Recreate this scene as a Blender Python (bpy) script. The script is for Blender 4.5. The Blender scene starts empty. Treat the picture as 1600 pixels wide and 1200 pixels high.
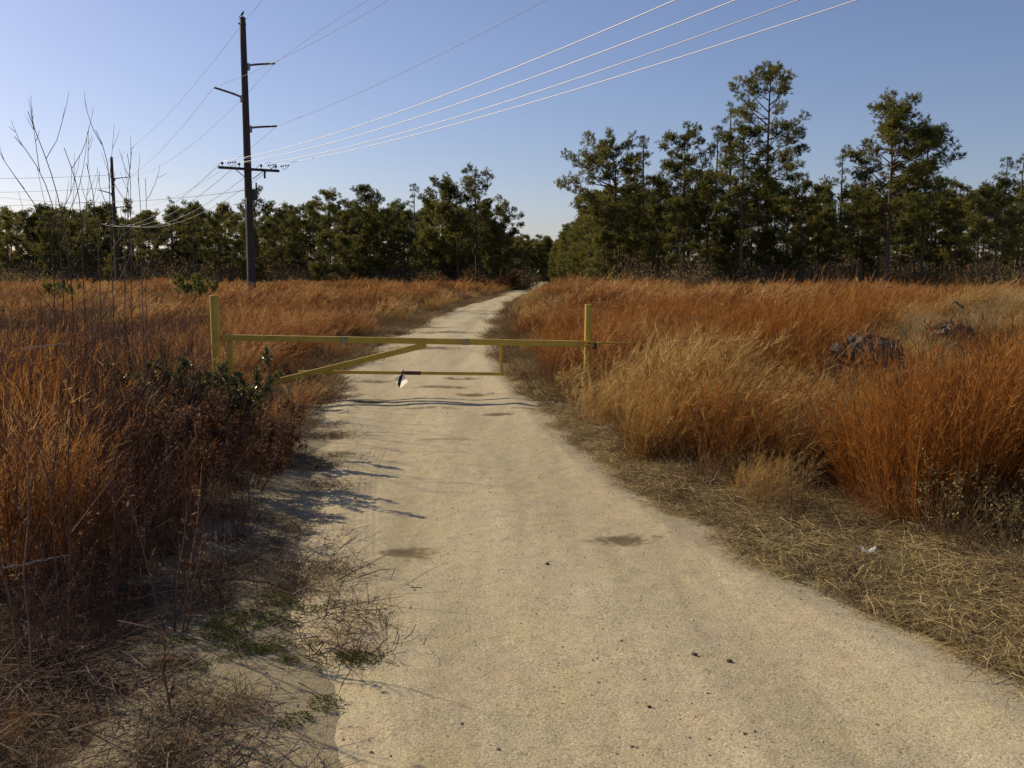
import bpy, math, random
import numpy as np
from mathutils import Vector, Matrix

S = bpy.context.scene
C = S.collection
R = math.radians

# ------------------------------------------------------------------ camera
EYE = 1.65
PITCH = math.atan(170 / 1440)
F = 1440.0                                   # focal length in pixels of the 1600 px wide photograph
cam_d = bpy.data.cameras.new('camera'); cam = bpy.data.objects.new('camera', cam_d); C.objects.link(cam)
cam.location = (0, 0, EYE); cam.rotation_euler = (math.pi/2 - PITCH, 0, 0)
cam_d.sensor_width = 36; cam_d.lens = 36 * F / 1600
cam_d.clip_start = 0.05; cam_d.clip_end = 4000
S.camera = cam

# ------------------------------------------------------------------ sky, sun, exposure
SUN_AZ = 56                                  # degrees left of the road direction
SUN_EL = 31
W = bpy.data.worlds.new('World'); S.world = W; W.use_nodes = True
wn = W.node_tree.nodes; wl = W.node_tree.links
bg = wn['Background']
sky = wn.new('ShaderNodeTexSky'); sky.sky_type = 'NISHITA'; sky.sun_disc = False
sky.sun_elevation = R(SUN_EL); sky.sun_rotation = R(-SUN_AZ)
sky.air_density = 1.0; sky.dust_density = 0.7; sky.ozone_density = 2.6
tint = wn.new('ShaderNodeMixRGB'); tint.blend_type = 'MULTIPLY'; tint.inputs[0].default_value = 1
tint.inputs[2].default_value = (1.02, 0.94, 1.06, 1)
wl.new(sky.outputs[0], tint.inputs[1]); wl.new(tint.outputs[0], bg.inputs[0])
bg.inputs[1].default_value = 0.097
sun_d = bpy.data.lights.new('sun', 'SUN'); sun_d.energy = 5.0; sun_d.angle = R(0.53); sun_d.color = (1.0, 0.86, 0.60)
sun = bpy.data.objects.new('sun', sun_d); C.objects.link(sun)
sdir = Vector((-math.sin(R(SUN_AZ))*math.cos(R(SUN_EL)), math.cos(R(SUN_AZ))*math.cos(R(SUN_EL)), math.sin(R(SUN_EL))))
sun.rotation_euler = sdir.to_track_quat('Z', 'Y').to_euler(); sun.location = (-40, 30, 40)
S.view_settings.view_transform = 'Standard'; S.view_settings.look = 'None'
S.view_settings.exposure = 0.0; S.view_settings.gamma = 1.0; S.view_settings.use_curve_mapping = False
S.cycles.max_bounces = 6; S.cycles.diffuse_bounces = 3; S.cycles.transmission_bounces = 3
S.cycles.use_denoising = True
S.cycles.sample_clamp_indirect = 4

# ------------------------------------------------------------------ helpers
def ray(px, py):
    u, v = (px-800)/F, (600-py)/F
    s, c = math.sin(PITCH), math.cos(PITCH)
    return np.array([u, c + v*s, -s + v*c])
def P(px, py, Y):                            # a point on that sight line at forward distance Y
    d = ray(px, py); return np.array([0, 0, EYE]) + d * (Y / d[1])
def G(px, py):                               # where that sight line meets level ground
    d = ray(px, py); return np.array([0, 0, EYE]) + d * (-EYE / d[2])

def tag(o, label=None, cat=None, group=None, kind=None):
    if label: o['label'] = label
    if cat: o['category'] = cat
    if group: o['group'] = group
    if kind: o['kind'] = kind
    return o
def empty(name, loc, rz=0):
    o = bpy.data.objects.new(name, None); C.objects.link(o)
    o.location = tuple(float(q) for q in loc); o.rotation_euler = (0, 0, rz); o.empty_display_size = 0.3
    return o
def link(name, me, parent=None, mat=None):
    o = bpy.data.objects.new(name, me)
    if mat and not me.materials: me.materials.append(mat)
    C.objects.link(o)
    if parent: o.parent = parent
    return o

class MB:
    """collects vertices and faces, then makes one mesh"""
    def __init__(s): s.v = []; s.q = []; s.t = []; s.n = 0; s.tv = []; s.qm = []; s.tm = []
    def add(s, v, quads=None, tris=None, tint=None, mi=0):
        v = np.asarray(v, float).reshape(-1, 3)
        if quads is not None and len(quads):
            s.q.append(np.asarray(quads, int).reshape(-1, 4) + s.n); s.qm.append(np.full(len(s.q[-1]), mi))
        if tris is not None and len(tris):
            s.t.append(np.asarray(tris, int).reshape(-1, 3) + s.n); s.tm.append(np.full(len(s.t[-1]), mi))
        s.v.append(v); s.n += len(v)
        if tint is None: tint = 0.5
        s.tv.append(np.broadcast_to(np.asarray(tint, float), (len(v),)).copy())
    def mesh(s, name, mats, smooth=False):
        me = bpy.data.meshes.new(name)
        v = np.concatenate(s.v)
        q = np.concatenate(s.q) if s.q else np.zeros((0, 4), int)
        t = np.concatenate(s.t) if s.t else np.zeros((0, 3), int)
        qm = np.concatenate(s.qm) if s.qm else np.zeros(0, int); tm = np.concatenate(s.tm) if s.tm else np.zeros(0, int)
        me.vertices.add(len(v)); me.vertices.foreach_set('co', v.astype(np.float32).ravel())
        idx = np.concatenate([q.ravel(), t.ravel()]).astype(np.int32)
        me.loops.add(len(idx)); me.loops.foreach_set('vertex_index', idx)
        nf = len(q) + len(t); me.polygons.add(nf)
        ls = np.concatenate([np.arange(len(q))*4, len(q)*4 + np.arange(len(t))*3]).astype(np.int32)
        me.polygons.foreach_set('loop_start', ls)
        me.polygons.foreach_set('material_index', np.concatenate([qm, tm]).astype(np.int32))
        me.polygons.foreach_set('use_smooth', np.full(nf, smooth))
        me.update(calc_edges=True); me.validate()
        a = me.attributes.new('tint', 'FLOAT', 'POINT'); a.data.foreach_set('value', np.concatenate(s.tv).astype(np.float32))
        for m in (mats if isinstance(mats, (list, tuple)) else [mats]): me.materials.append(m)
        return me
    def tube(s, pts, rad, n=6, tint=0.5, cap=True, mi=0):
        pts = np.asarray(pts, float); k = len(pts); rad = np.broadcast_to(np.asarray(rad, float), (k,))
        tg = np.gradient(pts, axis=0); tg /= np.linalg.norm(tg, axis=1, keepdims=True) + 1e-12
        ref = np.array([0, 0, 1.0]) if abs(tg[:, 2]).mean() < 0.8 else np.array([1.0, 0, 0])
        a = np.cross(tg, ref); a /= np.linalg.norm(a, axis=1, keepdims=True) + 1e-12
        b = np.cross(tg, a)
        th = np.arange(n) * 2*math.pi/n
        ring = pts[:, None] + rad[:, None, None]*(np.cos(th)[None, :, None]*a[:, None] + np.sin(th)[None, :, None]*b[:, None])
        v = ring.reshape(-1, 3); i = np.arange(k-1)[:, None]*n; j = np.arange(n)[None]; jn = (j+1) % n
        q = np.stack([i+j, i+jn, i+n+jn, i+n+j], -1).reshape(-1, 4)
        t = []
        if cap:
            v = np.vstack([v, pts[0], pts[-1]]); c0, c1 = k*n, k*n+1
            for m in range(n):
                t.append((c0, (m+1) % n, m)); t.append((c1, (k-1)*n+m, (k-1)*n+(m+1) % n))
        s.add(v, q, t, tint, mi)
    def box(s, c, size, rot=None, bevel=0.0, tint=0.5, mi=0):
        sx, sy, sz = [q/2 for q in size]; b = min(bevel, sx*.9, sy*.9, sz*.9)
        if b <= 0:
            v = np.array([(x, y, z) for x in (-sx, sx) for y in (-sy, sy) for z in (-sz, sz)])
            q = [(0, 1, 3, 2), (4, 6, 7, 5), (0, 4, 5, 1), (2, 3, 7, 6), (0, 2, 6, 4), (1, 5, 7, 3)]
            t = []
        else:
            v = []; ix = {}
            for x in (-1, 1):
                for y in (-1, 1):
                    for z in (-1, 1):
                        for ax in range(3):
                            p = np.array([x*(sx-b), y*(sy-b), z*(sz-b)]); p[ax] = (x, y, z)[ax]*(sx, sy, sz)[ax]
                            ix[(x, y, z, ax)] = len(v); v.append(p)
            q = []; t = []
            for ax in range(3):
                o1, o2 = (ax+1) % 3, (ax+2) % 3
                for sg in (-1, 1):
                    f = []
                    for a_, b_ in ((-1, -1), (1, -1), (1, 1), (-1, 1)):
                        k = [0, 0, 0]; k[ax] = sg; k[o1] = a_; k[o2] = b_; f.append(ix[(*k, ax)])
                    q.append(f if sg > 0 else f[::-1])
                for a_ in (-1, 1):
                    for b_ in (-1, 1):
                        k0 = [0, 0, 0]; k0[o1] = a_; k0[o2] = b_; k1 = list(k0); k0[ax] = -1; k1[ax] = 1
                        q.append([ix[(*k0, o1)], ix[(*k1, o1)], ix[(*k1, o2)], ix[(*k0, o2)]])
            for x in (-1, 1):
                for y in (-1, 1):
                    for z in (-1, 1): t.append([ix[(x, y, z, a_)] for a_ in range(3)])
            v = np.array(v)
        if rot is not None: v = v @ np.array(rot).T
        s.add(v + np.asarray(c, float), q, t, tint, mi)
    def blades(s, base, d, L, Wd, bend, nseg=3, taper=0.85, tint=None, rng=None, mi=0, face=None):
        """thin curved strips: p(t) = base + d L t + bend t^2"""
        N = len(base); L = np.broadcast_to(np.asarray(L, float), (N,)); Wd = np.broadcast_to(np.asarray(Wd, float), (N,))
        d = d / (np.linalg.norm(d, axis=1, keepdims=True) + 1e-9)
        if face is None:
            ang = rng.uniform(0, 2*math.pi, N); r = np.stack([np.cos(ang), np.sin(ang), rng.uniform(-.3, .3, N)], -1)
        else: r = face
        w = np.cross(d, r); w /= np.linalg.norm(w, axis=1, keepdims=True) + 1e-9
        t = np.linspace(0, 1, nseg+1)
        c = base[:, None] + d[:, None]*(L[:, None]*t[None])[..., None] + bend[:, None]*(t**2)[None, :, None]
        hw = Wd[:, None]*(1 - taper*t[None])/2
        v = np.stack([c - w[:, None]*hw[..., None], c + w[:, None]*hw[..., None]], 2).reshape(-1, 3)
        b0 = (np.arange(N)*(nseg+1)*2)[:, None] + (np.arange(nseg)*2)[None]
        q = np.stack([b0, b0+1, b0+3, b0+2], -1).reshape(-1, 4)
        if tint is None: tint = rng.uniform(0, 1, N)
        s.add(v, q, None, np.repeat(np.broadcast_to(tint, (N,)), (nseg+1)*2), mi)
        return c

# ------------------------------------------------------------------ materials
def nmat(name):
    m = bpy.data.materials.new(name); m.use_nodes = True
    n, l = m.node_tree.nodes, m.node_tree.links
    return m, n, l, n['Principled BSDF']
def noise(n, l, scale, detail=4, rough=.6, vec=None, dist=0):
    t = n.new('ShaderNodeTexNoise'); t.inputs['Scale'].default_value = scale
    t.inputs['Detail'].default_value = detail; t.inputs['Roughness'].default_value = rough; t.inputs['Distortion'].default_value = dist
    if vec is not None: l.new(vec, t.inputs['Vector'])
    return t.outputs['Fac']
def ramp(n, l, fac, stops):
    r = n.new('ShaderNodeValToRGB'); e = r.color_ramp.elements
    while len(e) < len(stops): e.new(0.5)
    for k, (p, c) in enumerate(stops):
        e[k].position = p; e[k].color = (*c, 1) if len(c) == 3 else c
    l.new(fac, r.inputs[0]); return r.outputs[0]
def mth(n, l, op, a, b=None):
    m = n.new('ShaderNodeMath'); m.operation = op
    for k, q in enumerate((a, b)):
        if q is None: continue
        if isinstance(q, (int, float)): m.inputs[k].default_value = q
        else: l.new(q, m.inputs[k])
    return m.outputs[0]
def mixc(n, l, fac, a, b, mode='MIX'):
    m = n.new('ShaderNodeMixRGB'); m.blend_type = mode
    for k, q in enumerate((fac, a, b)):
        if isinstance(q, (int, float)): m.inputs[k].default_value = q
        elif isinstance(q, tuple): m.inputs[k].default_value = (*q, 1)
        else: l.new(q, m.inputs[k])
    return m.outputs[0]
def bump(n, l, h, strength, dist, bs):
    b = n.new('ShaderNodeBump'); b.inputs['Strength'].default_value = strength; b.inputs['Distance'].default_value = dist
    l.new(h, b.inputs['Height']); l.new(b.outputs[0], bs.inputs['Normal'])
def objco(n): return n.new('ShaderNodeTexCoord').outputs['Object']

def plant_mat(name, cols, trans=.35, rough=.75, spec=.2, inst=.35, con=1.0):
    """cols: dark to light across the mesh's own 'tint', shifted per plant"""
    m, n, l, p = nmat(name)
    at = n.new('ShaderNodeAttribute'); at.attribute_name = 'tint'
    oi = n.new('ShaderNodeObjectInfo')
    k = mth(n, l, 'MULTIPLY', at.outputs['Fac'], 1-inst)
    k2 = mth(n, l, 'MULTIPLY', oi.outputs['Random'], inst)
    f = mth(n, l, 'ADD', k, k2)
    if con != 1: f = mth(n, l, 'ADD', mth(n, l, 'MULTIPLY', mth(n, l, 'SUBTRACT', f, .5), con), .5)
    c = ramp(n, l, f, [(i/(len(cols)-1), q) for i, q in enumerate(cols)])
    l.new(c, p.inputs['Base Color']); p.inputs['Roughness'].default_value = rough
    p.inputs['Specular IOR Level'].default_value = spec
    if trans > 0:
        tr = n.new('ShaderNodeBsdfTranslucent'); l.new(c, tr.inputs[0])
        mx = n.new('ShaderNodeMixShader'); mx.inputs[0].default_value = trans
        l.new(p.outputs[0], mx.inputs[1]); l.new(tr.outputs[0], mx.inputs[2])
        l.new(mx.outputs[0], n['Material Output'].inputs['Surface'])
    return m

M = {}
M['orange'] = plant_mat('rust_orange_grass', [(.050, .018, .006), (.19, .068, .018), (.40, .170, .048), (.60, .36, .14)], inst=.45, con=1.55)
M['rust'] = plant_mat('deep_rust_grass', [(.06, .020, .006), (.30, .105, .018), (.50, .23, .050)], con=1.4)
M['gold'] = plant_mat('golden_grass', [(.09, .045, .014), (.30, .155, .040), (.50, .29, .085), (.66, .47, .2)], inst=.4, con=1.5)
M['dull'] = plant_mat('dull_brown_grass', [(.045, .026, .013), (.15, .09, .042), (.34, .23, .115)], inst=.5, con=1.4)
M['pale'] = plant_mat('pale_straw_grass', [(.22, .15, .06), (.42, .31, .14), (.54, .42, .22)])
M['straw'] = plant_mat('cut_straw', [(.11, .075, .028), (.31, .225, .09), (.52, .40, .185), (.64, .52, .28)], trans=.15)
M['brown'] = plant_mat('brown_dead_litter', [(.045, .025, .015), (.115, .066, .038), (.25, .165, .09)], trans=.15)
M['maroon'] = plant_mat('maroon_brown_grass', [(.032, .016, .011), (.10, .047, .030), (.23, .13, .08)], inst=.4, con=1.4)
M['weed'] = plant_mat('dark_brown_weed', [(.040, .020, .014), (.105, .048, .031), (.23, .135, .09)], trans=.0)
M['weedleaf'] = plant_mat('dry_brown_leaf', [(.05, .022, .012), (.15, .065, .03), (.32, .19, .1)], trans=.3)
M['green'] = plant_mat('low_green_weed', [(.065, .075, .012), (.135, .145, .025), (.21, .205, .05)], trans=.25)
M['shrubleaf'] = plant_mat('glossy_dark_leaf', [(.075, .075, .024), (.165, .15, .045), (.27, .235, .09)], trans=.42, rough=.27, spec=.7)
M['brightleaf'] = plant_mat('yellow_green_leaf', [(.09, .10, .02), (.18, .19, .04), (.28, .27, .07)], trans=.3, rough=.6)
M['under'] = plant_mat('undergrowth_leaf', [(.10, .078, .034), (.25, .185, .08), (.36, .25, .12)], trans=.45)
M['needle'] = plant_mat('pine_needle', [(.055, .060, .014), (.155, .150, .032), (.30, .25, .06)], trans=.5, rough=.55, spec=.25, inst=.3)
M['needle_pale'] = plant_mat('pale_pine_needle', [(.06, .08, .04), (.12, .135, .065), (.18, .185, .095)], trans=.35, rough=.55, spec=.3, inst=.3)
M['plume'] = plant_mat('dried_flower_head', [(.20, .14, .045), (.34, .26, .09), (.46, .37, .16)])
M['twig'] = plant_mat('grey_bark_twig', [(.045, .030, .023), (.10, .07, .055), (.18, .14, .11)], trans=0)
M['deadwood'] = plant_mat('bleached_dead_stick', [(.30, .24, .16), (.44, .36, .26), (.55, .47, .36)], trans=0)

def bark_mat():
    m, n, l, p = nmat('pine_bark'); co = objco(n)
    mp = n.new('ShaderNodeMapping'); mp.inputs['Scale'].default_value = (6, 6, 1.2); l.new(co, mp.inputs[0])
    f = noise(n, l, 3, 6, .7, mp.outputs[0])
    l.new(ramp(n, l, f, [(.3, (.045, .03, .02)), (.55, (.13, .085, .055)), (.75, (.23, .15, .095))]), p.inputs['Base Color'])
    p.inputs['Roughness'].default_value = .9; bump(n, l, f, .6, .05, p); return m
M['bark'] = bark_mat()
def pole_mat():
    m, n, l, p = nmat('weathered_pole_wood'); co = objco(n)
    mp = n.new('ShaderNodeMapping'); mp.inputs['Scale'].default_value = (9, 9, .35); l.new(co, mp.inputs[0])
    f = noise(n, l, 4, 6, .65, mp.outputs[0])
    l.new(ramp(n, l, f, [(.3, (.028, .02, .016)), (.55, (.06, .045, .037)), (.8, (.12, .095, .08))]), p.inputs['Base Color'])
    p.inputs['Roughness'].default_value = .85; bump(n, l, f, .5, .02, p); return m
M['pole'] = pole_mat()
def simple(name, col, rough=.5, metal=0, var=.25, scale=12):
    m, n, l, p = nmat(name); f = noise(n, l, scale, 5, .65, objco(n))
    c = np.array(col)
    l.new(ramp(n, l, f, [(.3, tuple(c*(1-var))), (.7, tuple(np.minimum(c*(1+var), .95)))]), p.inputs['Base Color'])
    p.inputs['Roughness'].default_value = rough; p.inputs['Metallic'].default_value = metal
    bump(n, l, f, .15, .004, p); return m
def paint_mat():
    m, n, l, p = nmat('faded_yellow_paint'); co = objco(n)
    f = noise(n, l, 5, 6, .65, co); g = noise(n, l, 22, 5, .7, co)
    c = ramp(n, l, f, [(.3, (.42, .265, .020)), (.7, (.60, .41, .045))])
    rust = ramp(n, l, g, [(.64, (0, 0, 0)), (.72, (1, 1, 1))])
    l.new(mixc(n, l, rust, c, (.15, .06, .02)), p.inputs['Base Color'])
    p.inputs['Roughness'].default_value = .5; bump(n, l, g, .12, .004, p); return m
M['paint'] = paint_mat()
M['tape'] = simple('grey_reflective_tape', (.34, .27, .12), .9)
M['rustwrap'] = simple('rusty_band', (.10, .035, .025), .8)
M['steel'] = simple('dark_steel', (.07, .06, .055), .55, .6)
M['galv'] = simple('galvanized_steel', (.24, .23, .22), .5, .6)
M['porcelain'] = simple('brown_porcelain', (.05, .035, .03), .25)
M['wire'] = simple('bare_aluminium_wire', (.75, .72, .70), .5, .16, .05)
M['cable'] = simple('dull_grey_wire', (.40, .40, .43), .75, 0, .05)
M['white'] = plant_mat('white_translucent_sheet', [(.82, .80, .77), (.86, .85, .82)], trans=.72, rough=.35)
M['black'] = simple('black_stripe', (.02, .018, .017), .5)
M['band'] = simple('pale_band', (.55, .52, .48), .5)
M['feather'] = simple('dark_feather', (.02, .018, .02), .7)
M['logend'] = simple('sawn_log_face', (.62, .50, .40), .8, 0, .25, 20)
M['litter'] = plant_mat('white_paper_litter', [(.8, .76, .72), (.84, .8, .76)], trans=.4)

# ------------------------------------------------------------------ road line and terrain
Rpx = [(1600,1078),(1440,990),(1290,925),(1150,860),(1060,800),(960,740),(880,670),(840,630),(800,590),(785,570),(775,530),(780,500),(800,475),(822,460)]
Lpx = [(490,1195),(480,1000),(472,850),(498,700),(505,640),(530,590),(585,540),(640,515),(712,480),(795,460)]
Rg = np.array([G(*p)[:2] for p in Rpx]); Lg = np.array([G(*p)[:2] for p in Lpx])
Rg = np.vstack([[4.4, -4], [3.05, 0.5], Rg, [3.9, 120], [7.4, 183], [9.6, 260], [11, 420]])
Lg = np.vstack([[1.5, -4], [.1, .5], Lg, [1.0, 120], [4.5, 183], [6.8, 260], [8.2, 420]])
yy = np.concatenate([np.linspace(-4, 30, 341), np.linspace(30.5, 420, 780)])
def smooth(a, k):
    ker = np.hanning(k+2)[1:-1]; ker /= ker.sum(); return np.convolve(np.pad(a, k//2, mode='edge'), ker, 'valid')[:len(a)]
RX = smooth(np.interp(yy, Rg[:, 1], Rg[:, 0]), 21); LX = smooth(np.interp(yy, Lg[:, 1], Lg[:, 0]), 21)
def xr(y): return np.interp(y, yy, RX)
def xl(y): return np.interp(y, yy, LX)
def off_road(x, y):                          # metres outside the nearer edge, negative on the road
    return np.maximum(x - xr(y), xl(y) - x)

def vnoise(x, y, s, seed=0):                 # cheap smooth value noise
    x = np.asarray(x, float)/s + seed*17.13; y = np.asarray(y, float)/s - seed*9.71
    xi, yi = np.floor(x), np.floor(y); fx, fy = x-xi, y-yi
    fx = fx*fx*(3-2*fx); fy = fy*fy*(3-2*fy)
    def h(a, b):
        q = np.sin(a*127.1 + b*311.7 + seed*74.7)*43758.5453; return q - np.floor(q)
    return (h(xi, yi)*(1-fx)+h(xi+1, yi)*fx)*(1-fy) + (h(xi, yi+1)*(1-fx)+h(xi+1, yi+1)*fx)*fy
def ss(a, b, x):
    t = np.clip((np.asarray(x, float)-a)/(b-a), 0, 1); return t*t*(3-2*t)
def gz(x, y):
    x = np.asarray(x, float); y = np.asarray(y, float)
    e = off_road(x, y) + (vnoise(x, y, .5, 3)-.5)*.28 + (vnoise(x, y, 1.7, 4)-.5)*.3
    z = ss(-.30, .10, e)*.09 - .09
    z += ss(0, 2.5, e)*(.06*(vnoise(x, y, 1.3, 5)-.35) + .10*(vnoise(x, y, 4, 6)-.4))
    z += ss(0, .6, e)*.025*(vnoise(x, y, .33, 8)-.5)
    # the bank of old spoil beyond the verge on the east side
    for cx, cy, h, rx, ry in ((4.3, 11.2, .38, 1.4, 1.3), (6.3, 13.6, .50, 1.6, 1.6), (7.7, 15.0, .80, 1.7, 1.9), (9.8, 17, 1.0, 2.6, 2.6)):
        z += ss(.4, 2.0, e)*h*.8*np.exp(-(((x-cx)/rx)**2+((y-cy)/ry)**2))
    z -= .45*ss(100, 140, y)*(1-ss(150, 180, y))*np.exp(-(off_road(x, y)/6)**2)*(off_road(x, y) < 20)   # a slight dip
    return z

def grid_mesh(xs, ys, zf, name, mat, attr=None):
    X, Y = np.meshgrid(xs, ys); Z = zf(X, Y)
    b = MB(); nx = len(xs)
    i = (np.arange(len(ys)-1)*nx)[:, None] + np.arange(nx-1)[None]
    q = np.stack([i, i+1, i+nx+1, i+nx], -1).reshape(-1, 4)
    b.add(np.stack([X, Y, Z], -1), q, tint=None if attr is None else attr(X, Y).ravel())
    return b.mesh(name, mat, True)
def graded(a, stops):
    out = [a]
    for end, st in stops:
        k = max(1, round((end-out[-1])/st)); out += list(np.linspace(out[-1], end, k+1)[1:])
    return np.array(out)

def ground_mat():
    m, n, l, p = nmat('sandy_soil'); co = objco(n)
    at = n.new('ShaderNodeAttribute'); at.attribute_name = 'tint'
    f = noise(n, l, 3.0, 8, .7, co); g = noise(n, l, 80, 5, .8, co); h = noise(n, l, .45, 4, .6, co)
    soil = ramp(n, l, f, [(.3, (.055, .032, .017)), (.5, (.12, .075, .038)), (.72, (.23, .16, .085))])
    sand = ramp(n, l, g, [(.28, (.25, .20, .125)), (.5, (.46, .385, .24)), (.72, (.60, .52, .35))])
    k = mth(n, l, 'ADD', at.outputs['Fac'], mth(n, l, 'MULTIPLY', mth(n, l, 'SUBTRACT', f, .5), 1.6))
    kk = ramp(n, l, k, [(.35, (0, 0, 0)), (.6, (1, 1, 1))])
    c = mixc(n, l, kk, soil, sand)
    c = mixc(n, l, .5, c, ramp(n, l, h, [(.3, (.6, .6, .6)), (.7, (1.1, 1.05, 1))]), 'MULTIPLY')
    l.new(c, p.inputs['Base Color']); p.inputs['Roughness'].default_value = .95; p.inputs['Specular IOR Level'].default_value = .15
    bump(n, l, mth(n, l, 'ADD', mth(n, l, 'MULTIPLY', f, 2.0), g), .8, .03, p); return m
gxs = graded(-900, [(-120, 60), (-30, 6), (-9, .6), (6, .11), (16, .3), (40, 3), (120, 8), (900, 65)])
gys = graded(-60, [(-6, 9), (0, 1), (16, .11), (34, .35), (70, 1.5), (200, 5), (1000, 50), (2600, 200)])
def sandiness(x, y):
    e = off_road(x, y); left = x < (xl(y)+xr(y))/2
    return np.where(left, 1.25-1.25*ss(.25, 1.2, e), (1-ss(-.1, .25, e))*.8)
tag(link('ground', grid_mesh(gxs, gys, gz, 'ground', ground_mat(), sandiness)), 'brown sandy soil under the dry grass and woods', 'ground', kind='structure')

# pits and scrapes worn into the road: (px, py, half-length m, half-width m, depth m)
PITS = [(690,690,.30,.07,.006),(660,640,.3,.1,.012),(845,640,.3,.1,.01),(578,597,.38,.20,.045),(724,592,.30,.16,.035),(575,629,.28,.17,.035),(745,618,.30,.15,.028),(778,648,.22,.09,.03),(634,866,.15,.10,.022),(978,847,.17,.10,.028),
        (690,607,.4,.16,.018),(660,545,.8,.5,.02),(700,520,.9,.5,.025),(672,512,.8,.3,.03),(730,486,2.6,.5,.04)]
PITW = [(*G(a, b)[:2], hl, hw, dp) for a, b, hl, hw, dp in PITS]
TRK = [np.array([G(*p)[:2] for p in q]) for q in (((578,1195),(615,1150),(592,1040),(576,950),(569,880),(572,800),(580,735),(600,690)),)]
def tyre(x, y):                              # tread lines pressed into the sand
    t = np.zeros_like(np.asarray(x, float))
    for q in TRK:
        o = np.argsort(q[:, 1]); qx = np.interp(y, q[o, 1], q[o, 0]); w = ss(q[o[0], 1]-.1, q[o[0], 1]+.3, y)*(1-ss(q[o[-1], 1]-.8, q[o[-1], 1], y))
        for k in (-1.5, -.5, .5, 1.5): t += w*np.exp(-((x-qx-k*.042)/.011)**2)*(.5+.7*vnoise(x, y, .3, 16))
    return np.clip(t, 0, 1)
def road_z(x, y):
    u = (x - xl(y))/(xr(y)-xl(y))            # 0 left edge, 1 right edge
    z = .012 - .05*np.clip(np.abs(u-.5)*2-.80, 0, 1)*3
    for c in (.30, .72): z -= .011*np.exp(-((u-c-.03*(vnoise(x*0, y, 3, int(c*10))-.5))/.085)**2)
    z += .012*np.exp(-((u-.50)/.12)**2) + .012*np.exp(-((u-.90)/.07)**2)
    z += .008*(vnoise(x, y, .9, 11)-.5) + .008*(vnoise(x, y, .27, 12)-.5) + .006*(vnoise(x, y, .09, 13)-.5)
    for a, b, hl, hw, dp in PITW:
        r = np.sqrt(((x-a)/hl)**2 + ((y-b)/hw)**2) + (vnoise(x, y, .12, 14)-.5)*.5
        z -= .55*dp*(1-ss(.2, 1.15, r))
    z -= .45*ss(100, 140, y)*(1-ss(150, 180, y)) + .004*tyre(x, y)*ss(.15, .5, vnoise(x, y, .7, 17))
    return z
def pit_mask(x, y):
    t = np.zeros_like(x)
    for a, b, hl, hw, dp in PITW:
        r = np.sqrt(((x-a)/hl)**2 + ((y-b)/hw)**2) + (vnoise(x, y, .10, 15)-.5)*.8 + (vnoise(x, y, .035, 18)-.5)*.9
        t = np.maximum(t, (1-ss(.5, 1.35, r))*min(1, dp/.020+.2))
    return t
def road_mat():
    m, n, l, p = nmat('pale_sandy_gravel'); co = objco(n)
    at = n.new('ShaderNodeAttribute'); at.attribute_name = 'tint'
    mp = n.new('ShaderNodeMapping'); mp.inputs['Scale'].default_value = (1.3, .13, 1); mp.inputs['Rotation'].default_value = (0, 0, R(-14)); l.new(co, mp.inputs[0])
    big = noise(n, l, 1.6, 6, .62, mp.outputs[0], .3)
    mid = noise(n, l, 11, 6, .72, co); fine = noise(n, l, 105, 4, .85, co); warm = noise(n, l, 2.3, 5, .6, co)
    vo = n.new('ShaderNodeTexVoronoi'); vo.inputs['Scale'].default_value = 90; l.new(co, vo.inputs['Vector'])
    a = ramp(n, l, big, [(.3, (.40, .335, .222)), (.5, (.505, .43, .288)), (.7, (.60, .52, .36))])
    b = ramp(n, l, fine, [(.30, (.30, .28, .25)), (.5, (.92, .92, .92)), (.70, (1.45, 1.42, 1.34))])
    c = mixc(n, l, .9, a, b, 'MULTIPLY')
    c = mixc(n, l, .45, c, ramp(n, l, mid, [(.3, (.68, .66, .63)), (.65, (1.12, 1.1, 1.08))]), 'MULTIPLY')
    st = ramp(n, l, vo.outputs['Color'], [(.12, (.40, .38, .36)), (.24, (1, 1, 1)), (.78, (1, 1, 1)), (.9, (1.4, 1.36, 1.28))])
    c = mixc(n, l, .5, c, st, 'MULTIPLY')
    c = mixc(n, l, .8, c, ramp(n, l, warm, [(.35, (1.0, .95, .91)), (.5, (.98, .98, .96)), (.66, (1.02, 1.0, .86))]), 'MULTIPLY')
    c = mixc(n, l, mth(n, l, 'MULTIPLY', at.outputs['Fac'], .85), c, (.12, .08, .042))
    l.new(c, p.inputs['Base Color']); p.inputs['Roughness'].default_value = .95; p.inputs['Specular IOR Level'].default_value = .15
    hh = mth(n, l, 'ADD', mth(n, l, 'MULTIPLY', fine, .55), mth(n, l, 'MULTIPLY', mid, .8))
    bump(n, l, mth(n, l, 'ADD', hh, mth(n, l, 'MULTIPLY', vo.outputs['Distance'], -.3)), .5, .010, p); return m
def road():
    ys = graded(-4, [(1.5, .2), (14, .035), (30, .12), (80, .5), (245, 3)])
    us = np.linspace(-.13, 1.13, 240)
    U, Y = np.meshgrid(us, ys); X = xl(Y) + U*(xr(Y)-xl(Y))
    Z = road_z(X, Y)
    b = MB(); nx = len(us); i = (np.arange(len(ys)-1)*nx)[:, None] + np.arange(nx-1)[None]
    b.add(np.stack([X, Y, Z], -1), np.stack([i, i+1, i+nx+1, i+nx], -1).reshape(-1, 4), tint=pit_mask(X, Y).ravel())
    return b.mesh('dirt_road', road_mat(), True)
tag(link('dirt_road', road()), 'pale sandy dirt road running under the yellow gate', 'road', kind='structure')

def surf(x, y):
    return np.where(off_road(x, y) < 0, np.maximum(road_z(x, y), gz(x, y)), gz(x, y))

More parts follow.
